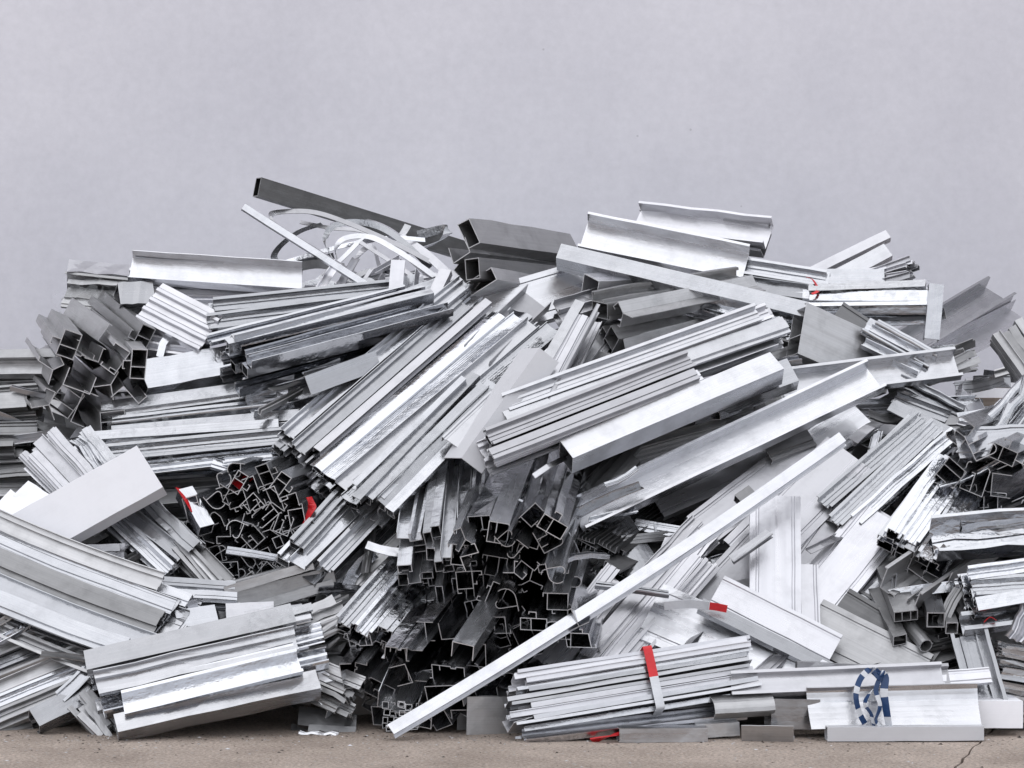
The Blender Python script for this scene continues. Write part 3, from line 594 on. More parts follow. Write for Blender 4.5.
# ================================================================== crest, centre
piece('dark square bar sticking up to the left from the crest', 'box', 10, 19, (257, 187, 1.35), (474, 254, 1.9), 'dark', name='square_bar', cat='bar', up='z', dent=0)
piece('thin pale rod pointing up left beside the curled strips', 'U', 7, 4, (243, 207, 1.15), (398, 306, 1.2), 'satin', name='thin_rod', cat='rod', up='n', rot=180)
CUR = 'curled strips on the crest'
ribbon('long hairpin strip bent round at its left end on the crest', [(392, 296, 1.3), (330, 258, 1.3), (287, 232, 1.3), (273, 223, 1.32), (270, 216, 1.36), (280, 212, 1.4), (312, 212, 1.42), (345, 222, 1.42), (396, 244, 1.4), (450, 272, 1.36), (486, 288, 1.3)], 6, 'pale', tilt=10, group=CUR, wup=(0, 0.75, 0.65))
ribbon('open ring of thin strip left of the tangle', [(322, 224, 1.55), (300, 231, 1.58), (281, 245, 1.6), (274, 257, 1.6), (282, 264, 1.58), (304, 262, 1.52), (334, 256, 1.5)], 7, 'mill', tilt=70, group=CUR, wup=(0, 0.75, 0.65))
ribbon('tight looped strip in the middle of the tangle', [(346, 278, 1.4), (332, 258, 1.42), (325, 240, 1.45), (334, 226, 1.5), (356, 222, 1.5), (382, 228, 1.45), (408, 246, 1.42), (430, 268, 1.4)], 6, 'bright', tilt=40, group=CUR, wup=(0, 0.75, 0.65))
ribbon('small inner loop of strip in the tangle', [(338, 262, 1.38), (336, 248, 1.38), (346, 238, 1.4), (370, 237, 1.4), (396, 250, 1.36), (426, 270, 1.32), (452, 290, 1.3)], 6, 'satin', tilt=20, group=CUR, wup=(0, 0.75, 0.65))
ribbon('broad strip arching over the tangle to the right', [(330, 224, 1.6), (358, 219, 1.6), (386, 227, 1.56), (412, 246, 1.5), (436, 266, 1.45), (460, 290, 1.4)], 7, 'pale', tilt=-20, group=CUR, wup=(0, 0.75, 0.65))
ribbon('flat long loop lying at the right of the tangle', [(400, 240, 1.7), (430, 232, 1.75), (446, 229, 1.76), (447, 234, 1.72), (436, 243, 1.66), (404, 254, 1.6)], 9, 'mill', tilt=55, group=CUR, wup=(0, 0.75, 0.65))
ribbon('low dark curl of strip at the foot of the tangle', [(278, 276, 1.5), (296, 268, 1.5), (318, 264, 1.5), (344, 268, 1.48)], 9, 'dull', tilt=60, group=CUR, wup=(0, 0.75, 0.65))
ribbon('thin strip crossing steeply through the tangle', [(300, 296, 1.34), (322, 276, 1.34), (345, 256, 1.36), (362, 238, 1.4)], 6, 'satin', tilt=10, group=CUR, wup=(0, 0.75, 0.65))
ribbon('thin wire like strip bowing to the right in the tangle', [(360, 242, 1.34), (388, 260, 1.33), (412, 276, 1.3), (438, 300, 1.26)], 5, 'pale', tilt=10, group=CUR, wup=(0, 0.75, 0.65))
for lab, pts, w_, m_, tl in [
    ('thin strip sagging under the dark bar', [(300, 222, 1.5), (330, 228, 1.5), (365, 232, 1.48), (400, 252, 1.45), (440, 286, 1.36)], 5, 'pale', 15),
    ('narrow strip sweeping from the ring to the right', [(286, 262, 1.46), (320, 252, 1.44), (352, 244, 1.42), (390, 238, 1.44), (425, 240, 1.48)], 5, 'bright', 45),
    ('short kinked strip standing in the tangle', [(352, 276, 1.3), (358, 256, 1.32), (372, 246, 1.36), (378, 262, 1.34), (384, 282, 1.3)], 6, 'pale', 20),
    ('thin strip leaning left out of the tangle foot', [(296, 288, 1.3), (316, 282, 1.3), (340, 286, 1.28), (366, 298, 1.24)], 6, 'mill', 60),
    ('flat strip running down right beside the tubes', [(400, 236, 1.5), (424, 252, 1.42), (448, 274, 1.3), (470, 296, 1.16)], 9, 'pale', 5),
    ('stubby strip end sticking up above the tangle', [(398, 240, 1.55), (404, 232, 1.56), (408, 225, 1.58)], 7, 'satin', 80),
    ('crossing strip low in the tangle', [(318, 300, 1.22), (348, 280, 1.24), (378, 270, 1.28), (412, 280, 1.26)], 6, 'satin', 30),
    ('loose strip curling round the slats', [(340, 306, 1.16), (352, 286, 1.18), (370, 280, 1.2), (380, 294, 1.18), (376, 308, 1.14)], 5, 'bright', 50)]:
    ribbon(lab, pts, w_, m_, tilt=tl*0.4, group=CUR, wup=(0, 0.75, 0.65))
for i, (x0, y0, x1, y1, lab) in enumerate([(312, 300, 338, 262, 'leftmost pale slat standing below the tangle'), (330, 302, 356, 258, 'second pale slat from the left below the tangle'), (346, 304, 372, 268, 'third pale slat from the left below the tangle'), (364, 306, 382, 276, 'fourth pale slat from the left below the tangle')]):
    piece(lab, 'L', 8, 5, (x0, y0, 1.14), (x1, y1, 1.24), 'pale', up='n', name='short_slat', cat='slat', group='pale slats below the tangle', rot=40*i)
bundle('jumble of short pale offcuts filling the dip under the tangle', (330, 312, 1.2), (420, 296, 1.3), 50, 26, [('U', 14, 10), ('L', 14, 10), ('plate', 18, 6), ('box', 12, 8)], 'pale', up='n', stag=0.25, jit=6)
piece('upright white channel standing at the crest right of the tangle', 'U', 14, 10, (394, 316, 1.0), (398, 262, 1.08), 'pale', up='f', rot=180)
piece('upright blue grey channel standing close beside the white one', 'U', 15, 10, (406, 316, 1.0), (411, 272, 1.1), 'mill', up='f', roll=25)
piece('short leaning white angle right of the upright channels', 'L', 13, 8, (432, 302, 1.0), (446, 272, 1.08), 'pale', up='f', rot=200, name='angle_profile')
piece('little grey I section lying left of the upright channels', 'H', 10, 12, (354, 304, 1.02), (386, 298, 1.06), 'mill', up='n', rot=90)
bundle('stack of square tubes with black open ends on the crest', (474, 270, 1.02), (578, 281, 1.6), 40, 50, [('box', 15, 32), ('box', 22, 17), ('U', 26, 18)], 'dull', up='z', roll=30, stag=0.06, jit=2.0, rj=2.5, rots=(0, 1), t=0.003, ms=1.0)
piece('bent grey bracket with dark hollow at the top of the long diagonals', 'C', 26, 18, (404, 306, 0.98), (448, 290, 1.12), 'mill', up='n', rot=180)
ribbon('low arched strip behind the black ended tubes', [(488, 240, 1.9), (508, 231, 1.9), (532, 233, 1.9), (560, 247, 1.85), (580, 262, 1.8)], 9, 'dull', tilt=50)

# ================================================================== crest, right
bundle('crumpled pale wide lengths topmost on the right crest', (636, 226, 1.66), (768, 244, 1.44), 40, 20, [('tray', 42, 16), ('rail', 40, 12)], 'pale', up='n', rots=(0,), stag=0.02, dent=0.003, ms=0.9)
piece('smooth pale wide channel lying in front of the topmost crumpled lengths', 'tray', 44, 16, (583, 233, 1.38), (745, 266, 1.28), 'satin', up=(0, -0.85, 0.5), t=0.0034)
piece('long grey beam with square left end below the wide pale channel', 'box', 18, 24, (559, 257, 1.10), (806, 316, 0.94), 'mill', name='square_beam', cat='beam', up='n', roll=0, dent=0.002)
bundle('rippled film covered lengths under the long grey beam', (646, 290, 1.10), (792, 328, 0.96), 34, 26, SLIM, 'bright', up='n', film=(0.0, 1.0), stag=0.05, rots=(0, 2), dent=0.003)
bundle('grey rails pointing right behind the end of the long beam', (738, 280, 1.35), (822, 292, 1.28), 36, 26, [('rail', 36, 12), ('U', 30, 14)], 'mill', up='n', stag=0.06, rots=(0, 2))
piece('white box end with a square dark hole under the long beam', 'box', 24, 22, (590, 288, 0.98), (668, 284, 1.2), 'pale', name='box_tube', up='z', roll=-20, dent=0.002)
bundle('dark open ended profiles with film just above the central pale bundle', (620, 336, 0.84), (752, 308, 1.15), 66, 36, FRAME, 'dull', up='z', stag=0.03, film=(0.12, 0.9), jit=3, roll=-12, ms=0.95, rj=3.0)
bundle('white short lengths left of the dark open ended profiles', (560, 318, 0.92), (604, 306, 1.0), 26, 30, [('U', 26, 14), ('L', 24, 14)], 'pale', up='n', stag=0.1)
piece('thin white rod pointing up right from the right crest, upper one', 'box', 10, 9, (806, 276, 1.5), (888, 236, 1.55), 'pale', name='thin_rod', cat='rod', up='n')
piece('pale channel pointing up right from the right crest, lower one', 'U', 16, 10, (828, 284, 1.42), (888, 252, 1.46), 'satin', up='n', rot=180)
bundle('ragged little bundle end poking out right of the crest', (862, 284, 1.4), (910, 270, 1.3), 22, 16, [('U', 12, 8), ('L', 12, 6)], 'pale', up='n', stag=0.1)
piece('grey channel lying level on the right crest', 'C', 20, 16, (802, 281, 1.36), (884, 282, 1.34), 'mill', rot=180, up='n')
bundle('film wrapped box lengths lying level on the right crest', (806, 302, 1.22), (930, 301, 1.14), 30, 26, [('box', 15, 13), ('tray', 20, 12), ('step', 18, 10)], 'bright', up='n', film=(0.0, 1.02), stag=0.03, ms=1.0)
piece('upright pale channel closing off the level box lengths', 'U', 15, 10, (936, 285, 1.08), (931, 340, 1.04), 'satin', up='f', rot=180)
ribbon('dab of red tape on the right crest', [(806, 277, 1.2), (813, 280, 1.2), (818, 290, 1.17), (812, 294, 1.15)], 3, 'red_tape', name='red_tape', cat='tape', th=0.0015, tilt=70)
piece('big grey slab with a jagged dark left opening on the right', 'box2', 52, 20, (796, 332, 0.86), (884, 372, 1.02), 'dull', name='hollow_slab', cat='profile', up='n', roll=-10)
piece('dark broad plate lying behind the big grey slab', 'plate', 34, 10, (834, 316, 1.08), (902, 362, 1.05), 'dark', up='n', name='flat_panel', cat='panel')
bundle('small silvery profiles with hooked ends right of the big grey slab', (868, 334, 0.98), (928, 366, 0.92), 30, 22, [('hook', 18, 16), ('claw', 16, 16), ('U', 18, 12)], 'mill', up='n', stag=0.08)
bundle('dull stacked rails between the pale bundle end and big grey slab', (768, 352, 0.92), (812, 362, 0.96), 40, 34, SLIM, 'dull', up='n', stag=0.06)
piece('pale wide channel pointing up right against the wall', 'tray', 36, 14, (896, 352, 1.25), (1000, 290, 1.8), 'satin', up=(0, -0.8, 0.6))
piece('second pale channel against the wall, right of the first', 'L', 28, 14, (930, 360, 1.25), (1024, 312, 1.8), 'satin', up=(0, -0.8, 0.6), name='angle_profile')
bundle('short dark lengths leaning at the right frame edge', (1004, 334, 1.0), (1044, 388, 0.9), 34, 26, CHAN, 'dull', up='n', stag=0.08)
bundle('frayed thin strips sticking out right of the wide channel end', (880, 384, 1.0), (972, 358, 1.05), 24, 18, [('strip', 16, 3), ('L', 14, 5)], 'dull', up='n', stag=0.08, jit=5)
w1 = box_mesh('timber_beam', 0, 1.2, -0.05, 0.05, -0.018, 0.012, 'wood'); w1.location = P(968, 383, 1.9); tag(w1, 'upper thin timber beam lying level by the wall at right', 'beam')
w2 = box_mesh('timber_beam', 0, 1.2, -0.05, 0.05, -0.03, 0.03, 'wood'); w2.location = P(960, 406, 1.75); tag(w2, 'lower thick timber beam lying level at right below the thin one', 'beam')
piece('pale flat board between the two timber beams', 'box', 26, 12, (966, 392, 1.82), (1060, 390, 1.82), 'coated', name='box_board', cat='board', up='n')

# ================================================================== right flank
bundle('flat long strips lying level under the wide channel end', (806, 420, 0.84), (976, 414, 0.98), 34, 16, SLIM, 'mill', up='n', rots=(0, 2), stag=0.05)
bundle('dark stacked strips lying level below the flat long strips', (868, 436, 0.86), (990, 434, 0.95), 30, 22, SLIM, 'dull', up='n', rots=(0, 2), stag=0.06)
bundle('shiny ribbed lengths slanting down under the wide channel end', (896, 398, 0.86), (952, 424, 0.80), 40, 18, FACE, 'mill', up='n', stag=0.1)
piece('small white angle standing right of the level strips', 'L', 14, 10, (972, 402, 0.9), (992, 436, 0.86), 'pale', up='n', name='angle_profile', rot=20)
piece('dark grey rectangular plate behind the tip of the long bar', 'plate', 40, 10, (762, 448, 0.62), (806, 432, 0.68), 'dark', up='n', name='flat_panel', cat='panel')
piece('pale grooved panel lying aslant behind the tip of the long bar', 'plate', 46, 8, (796, 458, 0.66), (862, 416, 0.80), 'satin', up='n', name='flat_panel', cat='panel')
piece('white panel with grooves below the long channel, left one', 'plate', 48, 8, (652, 500, 0.60), (764, 452, 0.74), 'pale', up='n', name='flat_panel', cat='panel')
piece('pale board running up right along the long bar', 'plate', 40, 8, (700, 532, 0.46), (812, 446, 0.66), 'pale', up='n', name='flat_panel', cat='panel')
piece('small dark square block lying on the pale board by the long bar', 'box', 12, 12, (738, 502, 0.44), (752, 492, 0.46), 'dark', up='n', name='box_tube')
piece('dark grey sheet with a curled edge left under the long channel', 'cove', 40, 12, (612, 520, 0.48), (650, 580, 0.34), 'mill', up='n', name='bent_sheet', cat='sheet')
bundle('dark comb sections glimpsed behind the curled sheet', (600, 560, 0.38), (660, 520, 0.7), 54, 44, [('comb', 44, 16), ('comb', 40, 14)], 'dark', up='z', stag=0.1, rots=(0, 2), roll=-25)
piece('white wide panel, broadest of the slanting ones right of the long bar', 'plate', 60, 8, (746, 560, 0.38), (850, 456, 0.60), 'pale', up='n', name='flat_panel', cat='panel')
piece('second white panel slanting beside the broadest one', 'plate', 36, 8, (790, 570, 0.40), (880, 470, 0.6), 'satin', up='n', name='flat_panel', cat='panel')
bundle('shiny rippled bundle rising to the right on the right flank', (832, 520, 0.46), (932, 428, 0.74), 46, 26, [('cove', 34, 14), ('wave', 34, 8), ('rail', 34, 12)], 'bright', up='n', stag=0.05, rots=(0,), film=(0.3, 1.02), jit=0.6)
piece('white plank lying right behind the upright white panel, upper end square', 'plate', 50, 8, (790, 598, 0.32), (846, 520, 0.48), 'pale', up='n', name='flat_panel', cat='panel')
bundle('white planks stacked and slanting right of the upright white panel', (806, 612, 0.26), (880, 518, 0.48), 50, 22, [('plate', 50, 8)], 'pale', up='n', rots=(0,), stag=0.03, ms=1.0)
piece('shiny grey gutter under the stacked white planks', 'cove', 34, 14, (800, 650, 0.20), (884, 570, 0.36), 'mill', up='n', name='bent_sheet', cat='sheet')
piece('upright white panel standing in the right half of the heap', 'plate', 51, 8, (775, 634, 0.16), (775, 497, 0.36), 'pale', up='n', name='flat_panel', cat='panel', t=0.0034)
piece('narrow white panel standing right of the upright white panel', 'plate', 24, 8, (809, 648, 0.13), (806, 566, 0.27), 'pale', up='n', name='flat_panel', cat='panel')
piece('white panels low left of the upright white panel', 'plate', 44, 8, (706, 606, 0.26), (770, 536, 0.42), 'pale', up='n', name='flat_panel', cat='panel')
piece('pale board slanting down right across the foot of the upright panel', 'plate', 38, 9, (716, 592, 0.16), (834, 652, 0.08), 'pale', up='n', name='flat_panel', cat='panel', t=0.0034)
piece('dark edged rail below the pale slanting board', 'U', 14, 10, (700, 606, 0.13), (834, 672, 0.05), 'mill', up='n', rot=180)
piece('broad grey sheet lying behind the red taped bundle', 'plate', 66, 8, (650, 612, 0.20), (806, 678, 0.06), 'satin', up='n', name='flat_panel', cat='panel')
bundle('white and grey lengths rising right from the red taped bundle', (598, 672, 0.10), (692, 562, 0.34), 48, 22, [('plate', 30, 8), ('rail', 34, 11), ('step', 34, 12)], 'pale', up='n', rots=(0,), stag=0.05)
bundle('white crisp lengths rising behind the left end of the red taped bundle', (548, 672, 0.08), (622, 580, 0.28), 40, 18, [('step', 36, 12), ('plate', 30, 8)], 'pale', up='n', rots=(0,), stag=0.06)
bundle('crinkled white ends poking over the long bar near the curled sheet', (646, 590, 0.30), (702, 528, 0.44), 34, 18, SLIM, 'pale', up='n', stag=0.06, rots=(0, 2), dent=0.004)
piece('dull broad strip beside the long bar above the red taped bundle', 'plate', 26, 8, (534, 690, 0.12), (600, 620, 0.26), 'dull', up='n')
rt = ribbon('white tape tail with a red tip sticking out of the right half', [(664, 606, 0.10), (690, 604, 0.09), (709, 606, 0.08)], 9, 'white_tape', name='tape_tail', cat='tape', th=0.002, tilt=0)
ribbon('', [(709.5, 606, 0.08), (717, 607, 0.078), (727, 609, 0.075)], 8, 'red_tape', name='red_tip', th=0.002, tilt=0, parent=rt)

# ================================================================== right edge
bundle('crumpled shiny tubes standing at the right frame edge', (978, 466, 0.56), (1036, 402, 0.72), 52, 32, [('cove', 30, 16), ('tube', 22, 22), ('wave', 30, 10)], 'bright', up='n', film=(0.0, 1.0), stag=0.05, dent=0.005)
bundle('dark open ended bundle at the right frame edge', (986, 482, 0.40), (1060, 450, 1.05), 96, 62, FRAME+[('U', 36, 26)], 'mill', up='z', roll=-14, stag=0.04, jit=3, t=0.0026, ms=0.9, rj=3.0)
piece('pale plate lying on top of the dark open ended bundle at right', 'plate', 34, 10, (956, 446, 0.44), (1040, 440, 0.46), 'mill', up='n', dent=0.003)
bundle('big stepped channels slanting up under the dark bundle at right', (908, 556, 0.28), (962, 478, 0.55), 66, 30, [('step', 44, 16), ('rail', 40, 14), ('U', 34, 18)], 'bright', up='n', stag=0.04, rots=(0, 2))
piece('crushed bright wide channel running out at the right frame edge', 'rail', 44, 22, (934, 540, 0.22), (1070, 528, 0.24), 'bright', up=(0, -0.8, 0.6), dent=0.006)
bundle('crushed bright lengths under the wide channel at the right frame edge', (962, 536, 0.30), (1070, 520, 0.32), 30, 26, FACE, 'bright', up='n', film=(0, 1), rots=(0, 2), dent=0.004)
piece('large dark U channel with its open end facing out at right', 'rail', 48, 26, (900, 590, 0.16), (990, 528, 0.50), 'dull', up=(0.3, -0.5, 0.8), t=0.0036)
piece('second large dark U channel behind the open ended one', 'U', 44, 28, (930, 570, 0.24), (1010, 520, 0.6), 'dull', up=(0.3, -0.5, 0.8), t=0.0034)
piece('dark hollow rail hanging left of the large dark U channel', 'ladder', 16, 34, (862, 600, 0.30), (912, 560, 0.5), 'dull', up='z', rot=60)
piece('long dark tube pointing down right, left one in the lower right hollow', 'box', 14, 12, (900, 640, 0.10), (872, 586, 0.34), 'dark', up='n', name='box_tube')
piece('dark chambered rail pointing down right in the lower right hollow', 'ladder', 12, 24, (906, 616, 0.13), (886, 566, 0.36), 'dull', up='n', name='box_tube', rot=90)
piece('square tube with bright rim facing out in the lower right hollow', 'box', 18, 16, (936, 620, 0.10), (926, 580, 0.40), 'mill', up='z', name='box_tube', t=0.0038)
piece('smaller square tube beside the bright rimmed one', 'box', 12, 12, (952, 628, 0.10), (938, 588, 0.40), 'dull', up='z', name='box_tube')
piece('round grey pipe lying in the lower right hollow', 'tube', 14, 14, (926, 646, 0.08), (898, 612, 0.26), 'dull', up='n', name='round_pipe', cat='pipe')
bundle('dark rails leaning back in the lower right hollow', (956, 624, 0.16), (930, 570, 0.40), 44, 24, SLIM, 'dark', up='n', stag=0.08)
bundle('film wrapped silver bundle low at the right frame edge', (968, 598, 0.12), (1070, 584, 0.16), 56, 40, [('rail', 36, 14), ('cove', 36, 14), ('hook', 28, 24)], 'bright', up='n', film=(0.05, 1.0), rots=(0, 2), stag=0.03)
piece('thin bright lipped channel below the low right bundle', 'C', 20, 14, (962, 624, 0.08), (1060, 612, 0.1), 'mill', up='n')
ribbon('dab of red tape under the low right bundle', [(984, 622, 0.055), (990, 617, 0.05), (996, 620, 0.05)], 6, 'red_tape', name='red_tape', cat='tape', th=0.0015, tilt=70)
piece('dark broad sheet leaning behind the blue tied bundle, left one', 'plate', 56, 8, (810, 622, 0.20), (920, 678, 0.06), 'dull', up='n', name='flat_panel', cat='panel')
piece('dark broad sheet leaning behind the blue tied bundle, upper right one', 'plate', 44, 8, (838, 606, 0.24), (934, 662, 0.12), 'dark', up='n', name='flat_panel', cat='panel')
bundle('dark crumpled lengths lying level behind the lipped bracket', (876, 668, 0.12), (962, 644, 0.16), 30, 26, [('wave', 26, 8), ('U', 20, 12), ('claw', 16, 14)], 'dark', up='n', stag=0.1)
piece('lipped U bracket leaning upright right of the blue tied bundle', 'rail', 40, 14, (988, 708, -0.05), (968, 634, 0.07), 'mill', up='n', name='lipped_bracket', cat='bracket', t=0.0036)
ribbon('scrap of red tape beside the lipped bracket', [(988, 650, 0.09), (993, 656, 0.085), (990, 668, 0.08)], 8, 'red_tape', name='red_tape', cat='tape', th=0.0015, tilt=70)
bundle('stack of thin flat bars at the lower right frame edge', (996, 668, 0.06), (1060, 680, 0.08), 40, 50, [('plate', 36, 7), ('box', 36, 8)], 'mill', up='z', rots=(0, 2), stag=0.03)
piece('white film scrap at the right frame edge', 'wave', 20, 8, (1014, 640, 0.02), (1034, 600, 0.06), 'pale', up='n', name='film_scrap', cat='film', dent=0.006)
bundle('flat lengths lying on the ground at the lower right frame edge', (984, 706, 0.08), (1070, 712, 0.08), 40, 22, SLIM, 'dull', up='z', rots=(0, 2), stag=0.03)

# ================================================================== front row on the ground
e = bundle('stack of thin silver lengths tied with red tape at the front', (518, 706, -0.13), (742, 668, -0.02), 48, 62, [('rail', 44, 11), ('step', 44, 10), ('plate', 46, 7), ('U', 40, 11), ('L', 40, 10)], 'satin', up=(0, 0.36, 0.93), rots=(0, 2), stag=0.045, jit=0.9, mats=['satin', 'mill', 'pale'])
X_ = e['extent']; k = S(-0.1)
wrap_sheet(e, X_[0]+0.006, X_[1]+0.004, 1, 0.565*X_[4], 0.565*X_[4] + 9*k, random.Random(3), ['red_tape', 'white_tape'], 'tape_band', amp=0.001, na=40, nl=3, pad=1.02, solid=True, cen=X_[2:4], split=-0.035)
ribbon('crumpled red tape end on the ground under the red taped stack', [(592, 741, -0.21), (602, 738, -0.22), (614, 735, -0.22), (624, 733, -0.20)], 9, 'red_tape', name='red_tape', cat='tape', th=0.004, tilt=30, fold=60)
piece('flat silver strip along the bottom of the red taped stack', 'rail', 30, 8, (524, 737, -0.19), (744, 711, -0.08), 'satin', up=(0, -0.3, 1))
piece('grey box channel lying on the ground under the red taped stack', 'box', 26, 14, (618, 734, -0.20), (706, 733, -0.18), 'satin', up='z', name='box_tube')
piece('white angle offcut below the left end of the red taped stack', 'L', 20, 14, (508, 722, -0.2), (530, 716, -0.16), 'pale', up='z', name='angle_profile', rot=40)
piece('dark H beam lying behind the left end of the red taped stack', 'H', 40, 40, (462, 714, 0.0), (560, 713, 0.08), 'dull', up='z', name='h_beam', cat='beam', rot=0)
piece('short channel offcut on the ground right of the red taped stack', 'U', 30, 14, (694, 730, -0.12), (736, 727, -0.1), 'dull', up='z', rot=180)
piece('brown grey angle offcut on the ground, tilted toward the viewer', 'L', 28, 22, (742, 730, -0.17), (794, 731, -0.19), 'dull', up=(0, -0.5, 0.9), rot=90, name='angle_profile')
piece('grey bent offcut with pointed end right of the red taped stack', 'cove', 30, 22, (712, 704, -0.14), (772, 700, -0.12), 'dull', up='n', name='bent_sheet', cat='sheet')
piece('pale grey channel lying under the blue tied bundle at its left', 'C', 30, 30, (768, 712, -0.10), (816, 713, -0.08), 'satin', up='z', rot=180)
e2 = bundle('flat white lengths lying on top of the blue tied bundle', (742, 688, -0.08), (946, 680, -0.06), 30, 18, [('plate', 24, 8), ('tray', 26, 8)], 'pale', up='n', rots=(0,), stag=0.05, jit=0.7, ms=1.0)
piece('white crumpled box length lying behind the blue tied bundle top', 'box', 18, 14, (796, 668, 0.02), (908, 674, 0.02), 'pale', up='z', name='box_tube', dent=0.003)
piece('thin pale strip reaching right from the blue tied bundle', 'plate', 16, 7, (862, 686, -0.08), (990, 676, -0.03), 'pale', up='n')
e3 = bundle('bright smooth rounded length tied with blue and white tape at front right', (806, 706, -0.09), (976, 701, -0.08), 34, 46, [('cove', 48, 22)], 'satin', up='f', rots=(2,), stag=0.01, jit=0.2, ms=0.8)
piece('pale grooved box end sticking out right of the blue tied bundle', 'box2', 26, 27, (940, 713, -0.06), (1020, 713, -0.05), 'coated', up='z', name='box_tube', dent=0.0005)
piece('flat white box strip lying on the ground in front at right', 'box', 22, 14, (826, 733, -0.19), (982, 732, -0.185), 'coated', up='z', name='box_tube', dent=0.001)
# blue and white tape tied in a bow
tp = ribbon('blue and white striped tape tied in a loop at front right', [(867, 727, -0.165), (860, 714, -0.18), (856, 697, -0.185), (859, 682, -0.165), (866, 672, -0.15), (873, 669, -0.145), (879, 674, -0.15), (877, 684, -0.168), (869, 694, -0.185), (865, 704, -0.19), (871, 714, -0.192), (874, 727, -0.185)], 6, 'blue_tape', name='striped_tape', cat='tape', th=0.0015, wup=(1, 0, 0.4), tilt=20, fold=50, steps=9, stripe=('white_tape', 4))
ribbon('', [(873, 675, -0.165), (880, 673, -0.175), (885, 678, -0.18), (884, 692, -0.19), (886, 708, -0.195), (889, 726, -0.19)], 8, 'blue_tape', name='tape_tail', th=0.0015, wup=(1, 0, 0), parent=tp, steps=9, fold=45, stripe=('white_tape', 5))
ribbon('', [(881, 676, -0.178), (876, 690, -0.19), (880, 706, -0.20), (876, 720, -0.198), (881, 727, -0.192)], 5, 'blue_tape', name='tape_tail', th=0.0015, wup=(1, 0, 0.2), parent=tp, steps=9, fold=-70, stripe=('white_tape', 6))
ribbon('', [(874, 671, -0.172), (879, 678, -0.186), (885, 672, -0.176)], 4, 'blue_tape', name='knot', th=0.004, wup=(0.3, 0, 1), parent=tp)

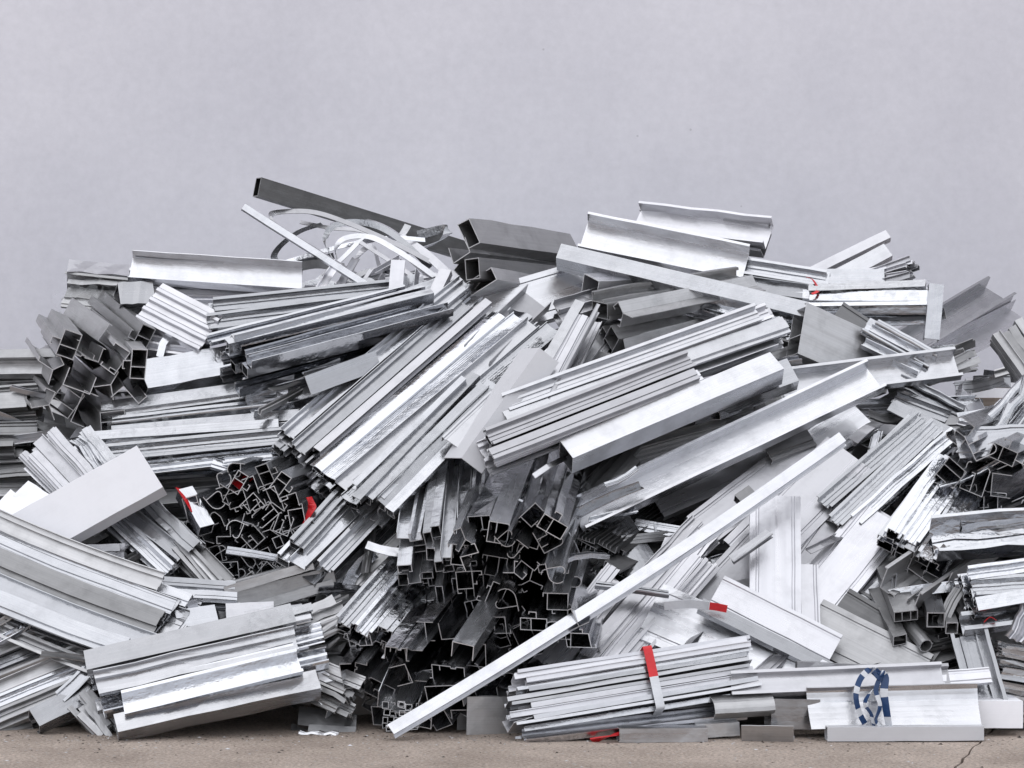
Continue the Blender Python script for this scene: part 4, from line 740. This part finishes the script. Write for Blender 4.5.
# loose offcuts that slipped into the gaps: dropped along the heap's slope normal wherever the surface is hollow
def offcuts():
    dg = bpy.context.evaluated_depsgraph_get(); dg.update(); rng = random.Random(77)
    n = Vector((0, -0.62, 0.78)).normalized(); t1 = Vector((1, 0, 0)); t2 = n.cross(t1)
    marks = [(95, 270, 'crushed pale box lengths'), (215, 280, 'ribbed crest bundle'), (185, 318, 'grooved cladding boards'), (90, 335, 'ragged film bundle'), (95, 390, 'dark open ends at left'),
        (320, 345, 'blue grey channel bundle'), (190, 420, 'broad level film bundle'), (60, 470, 'white lengths behind the board'), (85, 510, 'white coated board'), (155, 540, 'smooth broad channels'), (80, 600, 'big curved bundle'),
        (40, 690, 'grey bundle at lower left'), (210, 680, 'front left bundle'), (250, 525, 'round open ended bundle'), (280, 595, 'dark box lengths'), (380, 380, 'upper long diagonal'), (430, 420, 'lower long diagonal'),
        (420, 470, 'crinkled diagonal bundle'), (350, 520, 'shiny dark block'), (500, 410, 'bright white angle'), (570, 350, 'fanned white lengths'), (640, 380, 'central pale bundle'), (600, 480, 'dark shaded rails'),
        (440, 540, 'upright box lengths'), (525, 590, 'hooked open ended bundle'), (410, 650, 'large hollow bundle'), (600, 620, 'very long thin bar'), (720, 450, 'long pale U channel'), (870, 370, 'wide channel at mid right'),
        (350, 250, 'tangle of strips'), (480, 265, 'black ended tubes'), (530, 300, 'large pale plate'), (680, 240, 'topmost wide lengths'), (690, 290, 'long grey beam'), (640, 325, 'dark profiles at the top'), (860, 290, 'level box lengths'),
        (830, 345, 'big grey slab'), (960, 320, 'channels against the wall'), (890, 420, 'level flat strips'), (880, 480, 'rippled right bundle'), (700, 500, 'grooved white panel'), (775, 560, 'upright white panel'), (850, 560, 'stacked white planks'),
        (1000, 430, 'crumpled shiny tubes'), (980, 480, 'dark bundle at right'), (930, 520, 'big stepped channels'), (985, 530, 'crushed bright channel'), (910, 600, 'lower right tubes'), (1000, 595, 'low right bundle'), (870, 640, 'dark broad sheets'),
        (640, 580, 'curled sheet'), (650, 620, 'white lengths by the bar'), (720, 640, 'broad grey sheet'), (630, 700, 'red taped stack'), (860, 700, 'blue tied bundle'), (970, 660, 'lipped bracket')]
    looks = {'mill': 'grey', 'bright': 'shiny', 'pale': 'pale', 'dull': 'dull', 'satin': 'silvery'}
    forms = {'L': 'angle offcut', 'U': 'channel offcut', 'strip': 'flat offcut strip', 'plate': 'board offcut', 'tray': 'tray offcut', 'hook': 'hooked offcut', 'T': 'T offcut'}
    used = set()
    made = 0; tries = 0; todo = []
    while made < 170 and tries < 6000:
        tries += 1
        base = Vector((rng.uniform(-1.75, 1.85), 0.75, 0.62)) + t2*rng.uniform(-0.85, 1.0)
        def hit(p):
            ok, loc, nor, idx, ob, mt = sc.ray_cast(dg, p + n*1.6, -n, distance=3.2)
            return (p + n*1.6 - loc).length if ok and ob.name.split('.')[0] not in ('wall', 'pavement', 'ground') else None
        d0 = hit(base)
        if d0 is None: continue
        r = 0.10; ds = [hit(base + t1*r*math.cos(q) + t2*r*math.sin(q)) for q in (0, 1.57, 3.14, 4.71)]
        ds = [q for q in ds if q is not None]
        if len(ds) < 4: continue
        rim = sorted(ds)[1]
        if d0 - rim < 0.075: continue
        c = base + n*(1.6 - rim - min(0.75*(d0-rim), 0.11))
        if c.z < 0.06 or c.y > 2.3: continue
        a = rng.gauss(0.45, 0.6); d = (t1*math.cos(a) + t2*math.sin(a) + n*rng.gauss(0, 0.25)).normalized()
        todo.append((c, d)); made += 1
    for c, d in todo:
        L = rng.uniform(0.10, 0.25); kd = rng.choice(['L', 'U', 'strip', 'plate', 'tray', 'hook', 'T']); w, hh = rng.uniform(0.018, 0.045), rng.uniform(0.010, 0.022)
        A = c - d*L/2; mt = rng.choice(['mill', 'bright', 'pale', 'dull', 'satin'])
        kk = S(c.y); px, py = 512 + c.x/kk, 384 - (c.z-CAM_H)/kk
        mx, my, mark = min(marks, key=lambda m: (m[0]-px)**2 + (m[1]-py)**2)
        rel = ('right of' if px > mx else 'left of') if abs(px-mx) > abs(py-my) else ('below' if py > my else 'above')
        lab = '%s %s %s wedged %s the %s' % ('short' if L < 0.17 else 'long', looks[mt], forms[kd], rel, mark)
        if lab in used or mark in ('hooked open ended bundle', 'upright box lengths', 'large hollow bundle', 'ragged film bundle', 'long pale U channel', 'very long thin bar', 'central pale bundle'): continue
        used.add(lab)
        u, dd, v = frame(A, c + d*L/2, 'n', rng.uniform(-50, 50))
        V, F, MI = extrude(section(kd, w, hh, 0.0026), 0.0026, L, 3, 0, 0, 0, 0, (rng.gauss(0, 0.006), rng.gauss(0, 0.006)), rng.gauss(0, 0.15), 0.1, 0.001, rng)
        o = mesh_obj('metal_offcut', V, F, [mt, 'cut'], MI); o.matrix_world = frame_matrix(A, u, dd, v)
        tag(o, lab, 'offcut', 'loose offcuts wedged in the gaps of the heap'); COUNT['things'] += 1
offcuts()

# swarf and crumbs on the concrete
def crumbs(name, mat, label, n, big, seed):
    rng = random.Random(seed); V = []; F = []
    for _ in range(n):
        x = rng.uniform(-1.9, 1.9); y = -0.06 - abs(rng.gauss(0, 0.16)) if rng.random() < 0.7 else rng.uniform(-1.0, 0.05); r = (abs(rng.gauss(0, 0.0012)) + 0.0007)*big
        n0 = len(V); a = rng.uniform(0, 6.3); s = rng.uniform(1, 3)
        for q in range(3): V.append((x + r*s*math.cos(a+q*2.1), y + r*math.sin(a+q*2.1), 0.0006))
        V.append((x, y, r*rng.uniform(0.5, 1.3))); F += [(n0, n0+1, n0+3), (n0+1, n0+2, n0+3), (n0+2, n0, n0+3)]
    o = mesh_obj(name, V, F, [mat]); tag(o, label, 'crumbs' if mat == 'pale' else 'grit', None, 'stuff')
crumbs('metal_crumbs', 'pale', 'fine metal crumbs scattered over the concrete before the heap', 600, 1.0, 21)
crumbs('dark_grit', 'joint_dirt', 'dark grit gathered on the concrete along the foot of the heap', 900, 1.1, 22)
print('things', COUNT)
